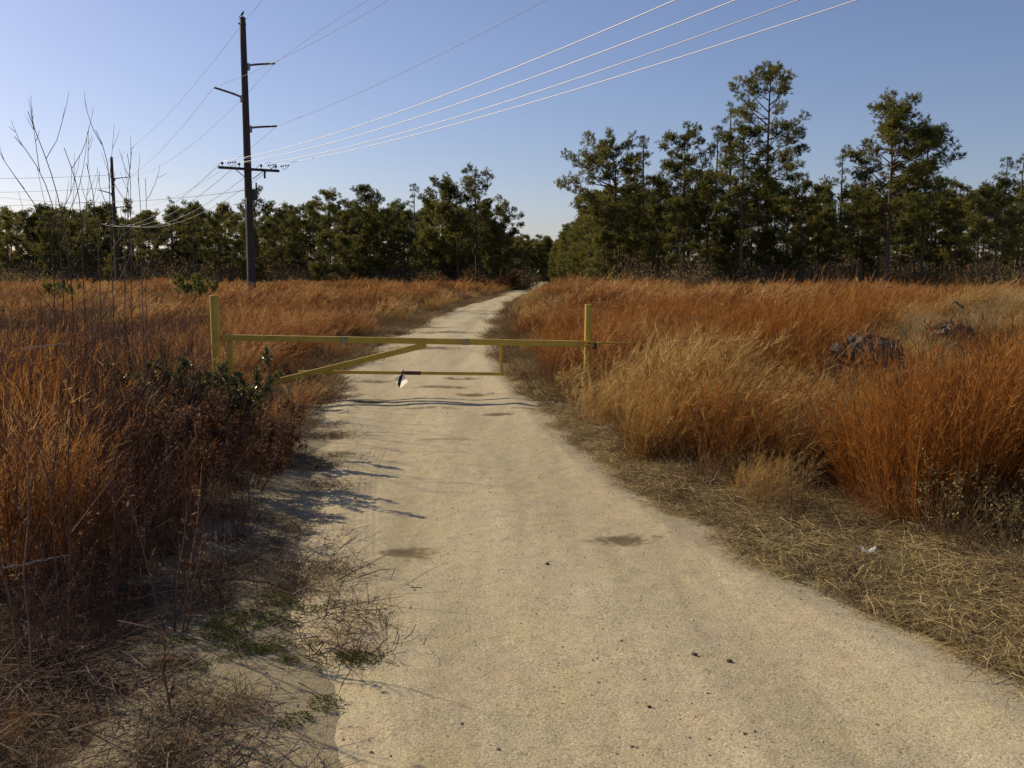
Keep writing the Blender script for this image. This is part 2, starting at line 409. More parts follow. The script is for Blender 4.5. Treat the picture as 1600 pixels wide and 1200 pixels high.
# ------------------------------------------------------------------ pines
def rot_about(v, k, a):
    return v*math.cos(a) + np.cross(k, v)*math.sin(a) + k*np.dot(k, v)*(1-math.cos(a))
def pine(seed, H, cb=.4, wid=2.6, shape='round', dens=1.0, nl=.24, tuftn=16, lean=0.0, asym=0.0, droop=0.0, pale=False, step=.55, nw=.028, puff=.40):
    """returns (trunk mesh, crown mesh); cb = crown base as a share of the height, wid = crown radius"""
    rg = np.random.default_rng(seed)
    tb = MB(); cr = MB()
    zs = np.linspace(0, H, 14); wx = np.cumsum(rg.normal(0, .05, 14))*H/14*.5 + lean*zs; wy = np.cumsum(rg.normal(0, .05, 14))*H/14*.5
    wx -= wx[0]; wy -= wy[0]
    r0 = .0105*H + .025
    rad = r0*(1-zs/H)**.75*.9 + .018; rad[0] *= 1.3
    trunk = np.stack([wx, wy, zs - .15*(zs == 0)], -1)
    tb.tube(trunk, rad, 8)
    def at(z): return np.array([np.interp(z, zs, wx), np.interp(z, zs, wy), z])
    z = cb*H
    for _ in range(int(5*dens)+2):                                   # dead stubs below the crown
        zz = rg.uniform(cb*H*.55, cb*H); a = rg.uniform(0, 6.28); d = np.array([math.cos(a), math.sin(a), rg.uniform(-.3, .2)]); L = rg.uniform(.4, 1.3)
        p0 = at(zz); tb.tube([p0, p0+d*L*.5, p0+d*L+np.array([0, 0, -.1])], [.022, .016, .006], 4)
    pc = []; pr = []; po = []
    while z < H*.97:
        t = (z-cb*H)/(H-cb*H)
        if shape == 'round': f = (.5+.5*min(1, t*2.4+.25))*max(0, 1-t**2.6)**.6 + .12
        elif shape == 'cone': f = (1-t)**.8*.95 + .10
        else: f = .25 + .75*math.sin(math.pi*min(1, .22+t*.74))      # 'oval'
        for _b in range(rg.integers(2, 4)):
            if rg.random() > dens*.85: continue
            a = rg.uniform(0, 2*math.pi)
            L = max(.35, wid*f*rg.uniform(.6, 1.1)*(1+asym*math.cos(a)))
            el = R(6 + 40*t**1.4 + rg.normal(0, 13)) - droop
            d = np.array([math.cos(a)*math.cos(el), math.sin(a)*math.cos(el), math.sin(el)])
            p0 = at(z); k = 6; s = np.linspace(0, 1, k)[:, None]
            pts = p0 + d*L*s + np.array([0, 0, rg.uniform(-.05, .22)*L])*s**2 + rg.normal(0, .05*L, (k, 3))*s
            tb.tube(pts, np.linspace(.010+.014*L, .008, k), 4, cap=False)
            m = 1 + int(L/.62*min(1.1, dens))
            for q in np.r_[1.0, rg.uniform(.42, .95, m)]:
                pb = np.array([np.interp(q, s[:, 0], pts[:, c]) for c in range(3)]); sd = 0 if q == 1 else rg.choice([-1, 1])
                dd = rot_about(d, np.array([0, 0, 1.0]), sd*rg.uniform(.5, 1.2)); dd[2] += rg.uniform(-.05, .7); dd /= np.linalg.norm(dd)
                tl = 0.1 if sd == 0 else rg.uniform(.3, .75)*(.5+.25*L/2); pe = pb + dd*tl
                if sd: tb.tube([pb, pe], [.011, .006], 3, cap=False)
                pc.append(pe); pr.append(puff*rg.uniform(.6, 1.25)); po.append(dd)
        z += H*.034*rg.uniform(.6, 1.4)*step/.55
    for _ in range(4): pc.append(at(H*.985)+rg.normal(0, .16, 3)); pr.append(puff*.7); po.append(np.array([0, 0, 1.0]))
    pc = np.array(pc); pr = np.array(pr); po = np.array(po); npf = len(pc); tn = max(5, int(11*min(1.2, dens)))
    u = rg.normal(0, 1, (npf*tn, 3)); u /= np.linalg.norm(u, axis=1, keepdims=True); u[:, 2] = u[:, 2]*.8 + .22
    tips = np.repeat(pc, tn, 0) + u*(np.repeat(pr, tn)*rg.uniform(.35, .95, npf*tn))[:, None]
    tdir = u + np.repeat(po, tn, 0)*.35 + np.array([0, 0, .15]); tdir /= np.linalg.norm(tdir, axis=1, keepdims=True)
    n = len(tips); pt = np.repeat(np.clip(rg.normal(.5, .24, npf), 0, 1), tn)
    dirs = np.repeat(tdir, tuftn, 0) + rg.normal(0, .5, (n*tuftn, 3)); dirs /= np.linalg.norm(dirs, axis=1, keepdims=True)
    base = np.repeat(tips, tuftn, 0) + rg.normal(0, .03, (n*tuftn, 3))
    tt = np.repeat(np.clip(pt + rg.normal(0, .12, n), 0, 1), tuftn) + rg.normal(0, .08, n*tuftn)
    Ln = nl*rg.uniform(.7, 1.2, n*tuftn)
    rr = rg.normal(0, 1, (n*tuftn, 3)); w = np.cross(dirs, rr); w /= np.linalg.norm(w, axis=1, keepdims=True)
    v = np.stack([base - w*nw/2, base + w*nw/2, base + dirs*Ln[:, None] - w*nw*.3, base + dirs*Ln[:, None] + w*nw*.3], 1).reshape(-1, 3)
    i = np.arange(n*tuftn)*4
    cr.add(v, np.stack([i, i+1, i+3, i+2], -1), tint=np.repeat(np.clip(tt, 0, 1), 4))
    return tb.mesh('pine_trunk', M['bark'], True), cr.mesh('pine_crown', M['needle_pale'] if pale else M['needle'])

PROTO = {}
def proto(key, *a, **k):
    if key not in PROTO: PROTO[key] = (pine(*a, **k), a[1])
    return PROTO[key]
# look-alike woodland pines, shared meshes
for k in range(7): proto('round%d' % k, 100+k, 12, cb=.34+.03*k, wid=2.4+.12*k, shape='round', dens=1.2, nl=.20, nw=.034, tuftn=8)
for k in range(4): proto('oval%d' % k, 120+k, 12, cb=.24+.06*k, wid=2.1+.1*k, shape='oval', dens=1.05, nl=.20, nw=.036, tuftn=8)
for k in range(3): proto('cone%d' % k, 140+k, 12, cb=.30, wid=2.0, shape='cone', dens=1.0, nl=.20, nw=.034, tuftn=8, puff=.34)
for k in range(2): proto('young%d' % k, 160+k, 7, cb=.10, wid=1.7, shape='oval', dens=1.0, nl=.2, nw=.036, tuftn=8)
for k in range(2): proto('low%d' % k, 170+k, 10, cb=.06, wid=2.4, shape='oval', dens=1.1, nl=.22, nw=.045, tuftn=8, puff=.5)
for k in range(2): proto('thin%d' % k, 180+k, 13, cb=.32, wid=1.45, shape='cone', dens=.8, nl=.17, pale=True, tuftn=7, droop=.2, puff=.25, nw=.026)

def tree(key, x, y, H, rz, label, group, cat='pine tree', name='pine_tree', z0=None):
    (tm, cm), h0 = PROTO[key]
    e = empty(name, (x, y, float(gz(x, y)) - .05), rz); s = H/(h0+.3); e.scale = (s, s, s)
    tag(e, label, cat, group)
    link('trunk', tm, e); link('crown', cm, e)
    return e
def treepx(key, px, ytop, Y, label, group, rz=0.0, name='pine_tree', cat='pine tree'):
    top = P(px, ytop, Y); return tree(key, top[0], Y, top[2], rz, label, group, cat, name)

rn = random.Random(5)
GL, GR, GF = 'pines of the wood behind the left field', 'pines of the wood behind the right field', 'pines lining the far end of the road'
# right wood: the trees that stand out
proto('tall', 201, 17.6, cb=.34, wid=3.3, shape='round', dens=1.75, nl=.20, tuftn=9, nw=.03, step=.44, asym=.10, puff=.42)
proto('mid_dark', 202, 14, cb=.36, wid=2.7, shape='oval', dens=1.1, nl=.22, nw=.036, tuftn=10, puff=.46)
proto('broad', 203, 13, cb=.36, wid=3.5, shape='round', dens=1.5, nl=.21, nw=.034, step=.42, tuftn=9, puff=.46)
proto('broad_side', 204, 11, cb=.38, wid=2.2, shape='oval', dens=1.1, nl=.20, nw=.032, tuftn=8, puff=.40)
proto('edge', 205, 11.5, cb=.34, wid=3.6, shape='round', dens=1.7, nl=.20, nw=.032, tuftn=9, asym=.15, puff=.42, step=.45)
proto('knobby', 206, 11.8, cb=.36, wid=2.7, shape='oval', dens=1.5, nl=.20, nw=.034, tuftn=9, puff=.42)
treepx('tall', 1203, 101, 70, 'tallest pine of all, open layered crown rising well above the right wood', GR, 2.2)
treepx('mid_dark', 1165, 196, 66, 'dark dense pine standing just in front of the tallest pine', GR, 1.0)
treepx('broad', 1398, 170, 62, 'broad crowned pine with bare trunk, second highest in the right wood', GR, .4)
treepx('broad_side', 1452, 208, 64, 'narrow loose pine touching the broad crowned pine on its right', GR, 2.0)
treepx('edge', 966, 228, 74, 'spreading pine on the road side corner of the right wood', GR, 3.0)
treepx('knobby', 1073, 207, 70, 'tufted pine with a knobby top between the spreading pine and the tallest', GR, .8)
treepx('thin1', 1006, 206, 80, 'slender sparse conical pine right behind the spreading corner pine', GR, 1.1)
treepx('thin0', 1143, 156, 84, 'feathery spire shaped pine just left of the tallest pine', GR, 2.1)
treepx('thin1', 1122, 190, 82, 'shorter feathery spire beside the taller one left of the tallest pine', GR, 4.1)
treepx('thin0', 1317, 232, 82, 'thin pale spire between the tallest pine and the broad crowned pine', GR, .3)
treepx('thin1', 1574, 240, 76, 'thin pale spire near the right edge of the photo', GR, 2.9)
treepx('thin0', 1600, 236, 72, 'pale sparse pine cut by the right edge of the photo', GR, 5.2)
treepx('round1', 1562, 283, 60, 'leafy round pine in front of the pale spires at the far right', GR, 1.7)
treepx('round3', 1252, 287, 68, 'low round pine beside the foot of the tallest pine crown', GR, 2.7)
treepx('round0', 1352, 262, 66, 'rounded pine leaning its crown into the broad crowned pine', GR, 1.2)
treepx('oval1', 1500, 284, 66, 'low bushy pine to the right of the narrow loose pine', GR, .2)
treepx('cone1', 1292, 288, 72, 'small pointed pine below the thin pale spire', GR, .9)
treepx('round2', 1108, 268, 76, 'dense pine filling the gap beside the knobby topped pine', GR, 3.9)
treepx('round4', 1030, 285, 76, 'dense low pine between the corner pine and the knobby topped pine', GR, 5.0)
treepx('round2', 925, 300, 88, 'pine just behind the corner pine, nearest to the sky gap', GR, 2.6)
# right wood: the rows behind, nothing tells one from another
used = [(1203, 70)]
for row, (Y0, y0, y1, n) in enumerate(((70, 292, 335, 13), (80, 282, 322, 17), (92, 284, 315, 22))):
    for k in range(n):
        px = 905 + (1640-905)*(k+.5+rn.uniform(-.35, .35))/n + (20 if row else 30)
        Y = Y0 + rn.uniform(-3.5, 3.5)
        key = rn.choice((['low0', 'low1', 'low0', 'low1', 'oval0'] if row else []) + ['round0', 'round1', 'round2', 'round3', 'oval0', 'oval1', 'oval2', 'oval3', 'cone0', 'cone1', 'round4', 'round5', 'round6'])
        treepx(key, px, rn.uniform(y0, y1), Y, 'green pine among the crowded pines in the depth of the right wood', GR + ', deep rows', rn.uniform(0, 6.28))
for k in range(9):                                                   # young growth along the wood's foot
    px = rn.uniform(935, 1640); Y = rn.uniform(64, 76)
    treepx('young%d' % (k % 2), px, rn.uniform(345, 402), Y, 'young bushy pine growing at the foot of the right wood', 'young pines under the right wood', rn.uniform(0, 6.28), 'young_pine', 'pine tree')
# along the right side of the road to its end
for k in range(48):
    Y = 90 + 145*(k/47)**1.2 + rn.uniform(-2, 2)
    x = max(9.3 - .006*(Y-90), float(xr(Y)) + 2.6) + rn.uniform(-.5, 1.2) + (k % 3)*3.2
    tree(rn.choice(['low0', 'low1', 'oval0', 'oval1', 'cone0', 'round5', 'round0']), x, Y, rn.uniform(8.6, 10.0) + (1.0 if k % 9 == 4 else 0), rn.uniform(0, 6.28),
         'pine in the row along the right side of the distant road', GF)
for k in range(38):
    Y = rn.uniform(236, 290); x = -4 + 24*(k+rn.uniform(0, 1))/38
    tree(rn.choice(['low0', 'low1', 'round0', 'oval0']), x, Y, rn.uniform(9.6, 12.2), rn.uniform(0, 6.28), 'pine in the far wood where the road disappears', 'pines closing the end of the road')
for k in range(16):
    Y = 108 + 120*k/15; x = float(xl(Y)) - 5 - rn.uniform(0, 3)
    tree(rn.choice(['round0', 'round3', 'oval0', 'oval1', 'round2']), x, Y, rn.uniform(8.5, 10), rn.uniform(0, 6.28), 'pine on the left side of the distant road behind the roadside pine', 'pines left of the distant road')
# left wood: front row traced along its skyline, each with a label of its own
LEFT = [
 (8, 337, 'oval0', 'pine at the left edge of the photo, first of the left wood'), (40, 331, 'round1', 'round topped pine just right of the leftmost pine'),
 (74, 333, 'round3', 'dense pine behind the fan of bare saplings at far left'), (108, 328, 'round0', 'pine seen between the two tallest bare saplings'),
 (142, 342, 'oval1', 'low dense pine just left of the small far pole'), (198, 309, 'cone1', 'pointed pine just right of the small far pole'),
 (232, 330, 'round2', 'dark pine second to the right of the small far pole'), (265, 306, 'thin0', 'pale thin topped pine halfway between the two poles'),
 (300, 322, 'round4', 'broad dark pine right of the pale thin topped one'), (340, 333, 'oval2', 'dense pine two to the left of the tall pole'),
 (398, 299, 'round1', 'domed pine directly behind the tall pole'), (438, 334, 'oval0', 'low pine just right of the tall pole'),
 (458, 322, 'round0', 'small crowned pine second to the right of the tall pole'), (484, 318, 'cone0', 'pine with pointed top third right of the tall pole'),
 (514, 300, 'round3', 'tufted pine standing a little above its neighbours right of the pole'), (545, 312, 'oval1', 'lower pine left of the wide high crowned pine'),
 (570, 292, 'round2', 'wide high crowned pine in the middle of the left wood'), (606, 328, 'oval2', 'lower pine in the dip right of the wide high crown'),
 (646, 283, 'thin1', 'spindly pale topped pine left of the road end group'), (630, 320, 'round1', 'dark pine below the spindly pale topped pine'),
]
for k, (px, yt, key, lab) in enumerate(LEFT): treepx(key, px, yt, 112 + rn.uniform(-4, 4), lab, GL, rn.uniform(0, 6.28))
proto('lobed', 211, 14, cb=.34, wid=3.0, shape='round', dens=1.3, nl=.22, nw=.038, tuftn=9, puff=.46)
proto('dome', 212, 13, cb=.26, wid=3.6, shape='round', dens=1.4, nl=.22, nw=.038, tuftn=9, puff=.5, step=.45)
proto('roadside', 213, 11, cb=.28, wid=2.9, shape='round', dens=1.1, nl=.22, nw=.038, asym=.25, tuftn=9, puff=.45)
treepx('dome', 690, 285, 102, 'big domed pine in the tall group by the road', GL, 1.3)
treepx('lobed', 744, 268, 104, 'tallest pine of the left wood, lobed open crown near the road', GL, 2.2)
treepx('roadside', 783, 322, 98, 'pine at the roadside end of the left wood, boughs over the gap', GL, .1)
treepx('oval1', 715, 312, 100, 'dense low pine between the domed and the tallest of the left wood', GL, 4)
treepx('oval0', 768, 356, 97, 'short dark pine below the roadside pine boughs', GL, 4)
for row, (Y0, n) in enumerate(((118, 24), (127, 26), (138, 26))):
    for k in range(n):
        px = -30 + (775+30)*(k+.5+rn.uniform(-.4, .4))/n
        yt = rn.uniform(322, 350) - (8 if px > 480 else 0)
        treepx(rn.choice(['round0', 'round1', 'round2', 'low0', 'low1', 'oval0', 'oval1', 'oval2']), px, yt, Y0 + rn.uniform(-4, 4), 'dark pine in the depth of the left wood behind the front row', GL + ', deep rows', rn.uniform(0, 6.28))
for k in range(12):
    treepx('young%d' % (k % 2), rn.uniform(-20, 800), rn.uniform(352, 405), rn.uniform(98, 108), 'young dark pine growing at the foot of the left wood', 'young pines under the left wood', rn.uniform(0, 6.28), 'young_pine')

# ------------------------------------------------------------------ utility poles and wires
LD = np.array([.535, -.845]); LD /= np.linalg.norm(LD)               # direction of the line, towards us
XD = np.array([-LD[1], LD[0]])                                       # across the line, to the right and away
YAW = math.atan2(XD[1], XD[0])
ARM = [(12.15, 1, 1.45, .28), (10.55, -1, 1.45, .36), (9.08, 1, 1.45, .22)]   # height at the pole, side, reach, rise
XARM = 7.0; XOFF = (-1.35, -.5, .62, 1.38)
def pole(loc, sc, label, cap=True):
    e = empty('utility_pole', loc, YAW); e.scale = (sc, sc, sc); tag(e, label, 'utility pole', 'poles carrying the power line')
    b = MB(); zz = np.linspace(-.3, 14.45, 12); b.tube(np.stack([0*zz - .0012*zz, 0*zz, zz], -1), np.linspace(.225, .15, 12), 14)
    link('shaft', b.mesh('pole_shaft', M['pole'], True), e)
    for z, s, L, up in ARM:
        b = MB(); t = np.linspace(0, 1, 5); b.tube(np.stack([s*(.12+L*t), 0*t, z+up*t**.8], -1), np.linspace(.06, .035, 5), 8)
        b.box((s*.2, 0, z-.05), (.14, .16, .34), bevel=.02)
        a = link('standoff_arm', b.mesh('standoff_arm', M['galv']), e)
        b = MB()
        for q in range(11):
            f = .30+.066*q; b.tube([(s*(.12+L*f), 0, z+up*f**.8), (s*(.18+L*f), 0, z+up*(f+.03)**.8)], [.062, .05], 8)
        link('insulator', b.mesh('arm_insulator', M['porcelain'], True), a)
    b = MB(); b.box((0, -.24, XARM), (3.12, .11, .13), bevel=.012); xa = link('crossarm', b.mesh('crossarm', M['pole']), e)
    for s in (-1, 1):
        b = MB(); b.tube([(s*.72, -.31, XARM-.05), (s*.16, -.25, XARM-.48)], .022, 6); link('brace', b.mesh('crossarm_brace', M['galv']), xa)
    for x in XOFF:
        b = MB(); b.tube([(x, -.24, XARM+.05), (x, -.24, XARM+.16)], .018, 6)
        z0 = XARM+.16
        b.tube([(x, -.24, z0), (x, -.24, z0+.03), (x, -.24, z0+.06), (x, -.24, z0+.10), (x, -.24, z0+.13)], [.05, .075, .045, .07, .03], 10)
        link('pin_insulator', b.mesh('pin_insulator', M['porcelain'], True), xa)
    for x in (-1.1, .95, 1.62):                                      # dead-end clamps and jumpers
        b = MB()
        for q in range(4): b.tube([(x+.10*q, -.30-.07*q, XARM+.24+.012*q), (x+.06+.10*q, -.34-.07*q, XARM+.25+.012*q)], [.042, .025], 8)
        b.tube([(x, -.28, XARM+.24), (x+.15, -.42, XARM+.06), (x+.36, -.56, XARM+.27)], .014, 5)
        link('wire_clamp', b.mesh('wire_clamp', M['porcelain'], True), xa)
    b = MB(); b.tube([(.78, -.26, XARM-.07), (.78, -.26, XARM-.42)], [.06, .05], 8); link('cutout', b.mesh('cutout', M['porcelain'], True), xa)
    for z in (XARM+.32, XARM+.52):
        b = MB(); r = .199 - .0045*z*.5; b.tube([(-.009, 0, z), (-.009, 0, z+.035)], [r+.012, r+.012], 16); link('metal_band', b.mesh('metal_band', M['band'], True), e)
    b = MB(); b.box((.29, -.02, 5.75), (.26, .22, .55), bevel=.03); b.tube([(.40, -.02, 6.0), (.40, -.02, 6.38)], [.05, .035], 8); link('mounted_box', b.mesh('mounted_box', M['steel']), e)
    b = MB(); zz = np.linspace(.1, 5.6, 8); b.tube(np.stack([-.20+.008*zz, -.10+0*zz, zz], -1), .024, 6); link('ground_wire_guard', b.mesh('wire_guard', M['galv'], True), e)
    b = MB(); b.tube([(-.25, 0, 14.15), (.15, 0, 14.15)], .04, 6); b.box((-.02, 0, 14.45), (.18, .2, .1), bevel=.02); link('top_bracket', b.mesh('top_bracket', M['steel']), e)
    return e
P1 = P(393, 440, 48); P1 = np.array([P1[0], 48., 0.0])
P2p = P(184, 440, 95); P2 = np.array([P2p[0], 95., 0.0])
SC2 = (P(184, 245, 95)[2])/14.5
pole(P1, 1.0, 'tall dark wooden utility pole with three stand-off arms and a low crossarm')
pole(P2, SC2, 'smaller far utility pole standing among the bare saplings')
def onpole(p, sc, lx, ly, lz):
    c, s = math.cos(YAW), math.sin(YAW)
    return np.array([p[0]+sc*(lx*c-ly*s), p[1]+sc*(lx*s+ly*c), sc*lz])
# a dark bird on the top of the tall pole
def bird():
    top = onpole(P1, 1, -.02, 0, 14.50)
    e = empty('bird', top, R(35)); e.scale = (.72,)*3; tag(e, 'small dark bird perched on the very top of the tall pole', 'bird')
    b = MB(); s = np.array([(-.17, 0, .03), (-.11, 0, .08), (-.04, 0, .15), (.02, 0, .23), (.055, 0, .30), (.07, 0, .345), (.10, 0, .375), (.115, 0, .385)])
    b.tube(s, [.012, .035, .075, .085, .062, .045, .045, .012], 10)
    b.tube([(-.17, 0, .03), (-.24, 0, -.05)], [.022, .03], 6)
    link('body', b.mesh('bird_body', M['feather'], True), e)
    b = MB(); b.tube([(.115, 0, .383), (.165, 0, .372)], [.012, .002], 6); link('beak', b.mesh('bird_beak', M['steel'], True), e)
    for s in (-1, 1):
        b = MB(); b.tube([(-.01, s*.03, .10), (0, s*.03, 0.0)], [.01, .008], 5); link('leg', b.mesh('bird_leg', M['steel'], True), e)
    return e
bird()
def wire(pts, rad, label, group='wires of the power line', name='power_wire', mat='cable'):
    b = MB(); b.tube(pts, rad, 6); tag(link(name, b.mesh(name, M[mat], True)), label, 'wire', group)
def sagged(a, b_, sag, n=40):
    t = np.linspace(0, 1, n)[:, None]; p = a*(1-t) + b_*t; p[:, 2] -= (4*sag*t*(1-t))[:, 0]; return p
def fitted(a, pxs, far=62, n=70):
    """from the pole point a along the line, sagging so that it passes the heights seen at pxs"""
    ts = []; zs_ = []
    for px, py in pxs:
        d = ray(px, py); k = d[0]/d[1]                               # x = k y on that sight line
        t = (k*a[1]-a[0])/(LD[0]-k*LD[1]); Y = a[1]+LD[1]*t
        ts.append(t); zs_.append(EYE + d[2]/d[1]*Y)
    A = np.array([[t, t*t] for t in ts]); co = np.linalg.lstsq(A, np.array(zs_)-a[2], rcond=None)[0]
    t = np.linspace(0, far, n); return np.stack([a[0]+LD[0]*t, a[1]+LD[1]*t, a[2]+co[0]*t+co[1]*t*t], -1)
near = [[(500,217),(687,150),(850,86.5),(939,50),(1058,0)], [(500,228),(750,150),(850,114),(1023,50),(1150,0)], [(500,240),(769,166),(850,139),(1108,50),(1250,0)], [(520,237),(662,209),(875,150),(1178,50),(1338,0)]]
words = ['uppermost', 'second highest', 'third highest', 'lowest']
for k, x in enumerate(XOFF):
    a = onpole(P1, 1, x, -.24, XARM+.3)
    wire(fitted(a, near[k]), .0108, f'{words[k]} of four bright parallel wires crossing the sky to upper right', mat='wire')
    c = onpole(P2, SC2, x, -.24, XARM+.3)
    wire(sagged(a, c, 1.35), .013, f'low sagging wire between the two poles, {["first", "second", "third", "fourth"][k]} along the crossarm from the left', 'sagging wires between the poles')
for k, (z, s, L, up) in enumerate(ARM):
    a = onpole(P1, 1, s*(L+.12), 0, z+up); c = onpole(P2, SC2, s*(L+.12), 0, z+up)
    if k == 0: w = fitted(a, [(500, 48), (575, 0)])
    elif k == 1: w = fitted(a, [(416, 103), (640, -20)])
    else: w = fitted(a, [(600, 124), (640, 112), (840, 6)])
    wire(w, .008, 'thin wire rising to the right from the ' + ['highest', 'middle', 'lowest'][k] + ' stand-off arm')
    wire(sagged(a, c, 1.2), .008, 'thin wire falling to the far pole from the ' + ['highest', 'middle', 'lowest'][k] + ' stand-off arm', 'sagging wires between the poles')
a = onpole(P1, 1, 0, 0, 14.2); wire(sagged(a, onpole(P2, SC2, 0, 0, 14.2), .9), .008, 'hair thin top wire falling from the pole top to the far pole', 'sagging wires between the poles')
wire(fitted(a, [(395, 18), (410, 0)]), .008, 'hair thin top wire leaving the pole top to the upper right')
for k, (pa, pb) in enumerate((((160, 273), (-60, 279)), ((160, 293), (-60, 301)), ((165, 314), (-60, 322)))):
    wire(sagged(P(pa[0]+20, pa[1], 95), P(pb[0], pb[1], 95), .12), .016, f'{["highest", "middle", "lowest"][k]} thin wire running left from the small far pole', 'wires leaving the far pole')
wire(sagged(onpole(P1, 1, -.2, 0, 5.95), P(-60, 298, 75), .75), .013, 'single cable running left from low on the tall pole', 'wires leaving the far pole', 'service_cable')

# ------------------------------------------------------------------ the gate
YG = 12.46
def gx(px): return P(px, 550, YG)[0]
def gzp(py): return P(800, py, YG)[2]
def ground_at(x, y): return float(surf(x, y))
def post(px, ytop, rad, label, wob):
    x = gx(px); g = ground_at(x, YG); H = gzp(ytop) - g
    e = empty('gate_post', (x, YG, g)); tag(e, label, 'gate post', 'posts of the yellow gate')
    b = MB(); zz = np.linspace(-.2, H, 8); b.tube(np.stack([wob*zz, 0*zz, zz], -1), rad, 20, cap=False)
    n0 = b.n; th = np.arange(20)*2*math.pi/20
    for r1, z1 in ((rad, H), (rad*.86, H+.012)):
        pass
    b.tube([(wob*H, 0, H-.002), (wob*H, 0, H+.008), (wob*H, 0, H+.010)], [rad*1.02, rad*1.02, rad*.85], 20)
    link('pipe', b.mesh('post_pipe', M['paint'], True), e)
    return e, x, H
pl, xpl, Hl = post(338, 463, .062, 'thicker yellow steel gate post at the hinge side on the left', 0)
b = MB()
for z in (.72, .30):
    z_ = gzp(528)-ground_at(xpl, YG) if z > .5 else .28
    b.tube([(.05, 0, z_), (.155, 0, z_)], .014, 8); b.box((.15, 0, z_), (.03, .05, .05), bevel=.006)
link('hinge_pin', b.mesh('hinge_pin', M['paint']), pl)
pr, xpr, Hr = post(917, 477, .046, 'thinner yellow steel gate post at the latch side on the right', .012)
ge = empty('road_gate', (gx(360), YG, 0)); tag(ge, 'yellow steel swing gate closed across the dirt road with an unfinished brace', 'gate')
def lp(px, py, dy=0): p = P(px, py, YG); return (p[0]-gx(360), dy, p[2])
b = MB(); Lr = gx(1003)-gx(354); t = np.linspace(0, 1, 12)
zt = gzp(527); 
def boxrail(b, p, q, w, h, bev=.006, tint=.5):
    p, q = np.array(p, float), np.array(q, float); d = q-p; L = np.linalg.norm(d); x = d/L
    y = np.array([0, 1.0, 0]); z = np.cross(x, y); z /= np.linalg.norm(z); y = np.cross(z, x)
    b.box((p+q)/2, (L, w, h), np.stack([x, y, z], 1), bev, tint)
boxrail(b, lp(354, 526.5, -.10), lp(927, 536.7, -.10), .075, .078)
link('top_rail', b.mesh('top_rail', M['paint']), ge)
b = MB(); b.tube([lp(925, 534.6, -.10), lp(1003, 535.5, -.10)], .013, 8); link('latch_rod', b.mesh('latch_rod', M['paint'], True), ge)
b = MB(); boxrail(b, lp(360, 530, -.02), lp(360.5, 612, -.02), .07, .075); link('hinge_upright', b.mesh('hinge_upright', M['paint']), ge)
b = MB(); boxrail(b, lp(364, 612, -.10), lp(667, 538, -.10), .07, .078); link('diagonal_brace', b.mesh('diagonal_brace', M['paint']), ge)
b = MB(); boxrail(b, lp(468, 580.5, -.03), lp(786, 584, -.03), .042, .042); link('lower_rail', b.mesh('lower_rail', M['paint']), ge)
b = MB(); boxrail(b, lp(783.5, 534, -.06), lp(783.5, 586, -.06), .03, .036); link('drop_bar', b.mesh('drop_bar', M['paint']), ge)
for a_, c_ in ((534, 546), (722, 735)):
    f0 = (a_-354)/649; f1 = (c_-354)/649
    b = MB(); boxrail(b, lp(a_, 526.5+11.5*f0, -.10), lp(c_, 526.5+11.5*f1, -.10), .081, .084, .004); link('tape_wrap', b.mesh('tape_wrap', M['tape']), ge)
b = MB(); boxrail(b, lp(628, 582.2, -.03), lp(658, 582.6, -.03), .048, .048, .004); link('rusty_sleeve', b.mesh('rusty_sleeve', M['rustwrap']), ge)

def sign():
    c = P(630, 583, YG-.065); e = empty('marker_sign', c); tag(e, 'white diamond marker with a black diagonal stripe hung on the lower rail', 'sign')
    o = np.array([P(px, py, YG-.065) - c for px, py in ((630.5,583.5),(616.6,591.5),(625.5,606.3),(637.2,596.5))])
    o = o[:, [0, 2]]; fold = np.array([0, -.02, -.03, .015])            # slightly bent sheet
    v = np.array([(o[i, 0], fold[i]-.012+.006*s, o[i, 1]) for s in (0, 1) for i in range(4)])
    b = MB(); b.add(v[:4], None, [(0, 1, 2), (0, 2, 3)])
    link('plate', b.mesh('sign_plate', M['white']), e)
    m2 = lambda i, j, f: (np.array([*v[i]])*(1-f)+np.array([*v[j]])*f)
    q = [v[0], m2(0, 1, .42), m2(2, 1, .45), m2(2, 1, .05)]
    q = np.array(q); off = np.array([0, -.006, 0]); vv = np.vstack([q+off, q+off+np.array([0, .0045, 0])])
    b = MB(); b.add(vv, [(0, 1, 2, 3), (4, 7, 6, 5), (0, 4, 5, 1), (1, 5, 6, 2), (2, 6, 7, 3), (3, 7, 4, 0)]); link('stripe', b.mesh('sign_stripe', M['black']), e)
    b = MB(); b.tube([(0, -.01, -.008), (0, -.045, .02), (.0, -.01, .045), (0, .055, .045), (0, .075, .01)], .004, 5); link('hanger_wire', b.mesh('hanger_wire', M['steel']), e)
sign()
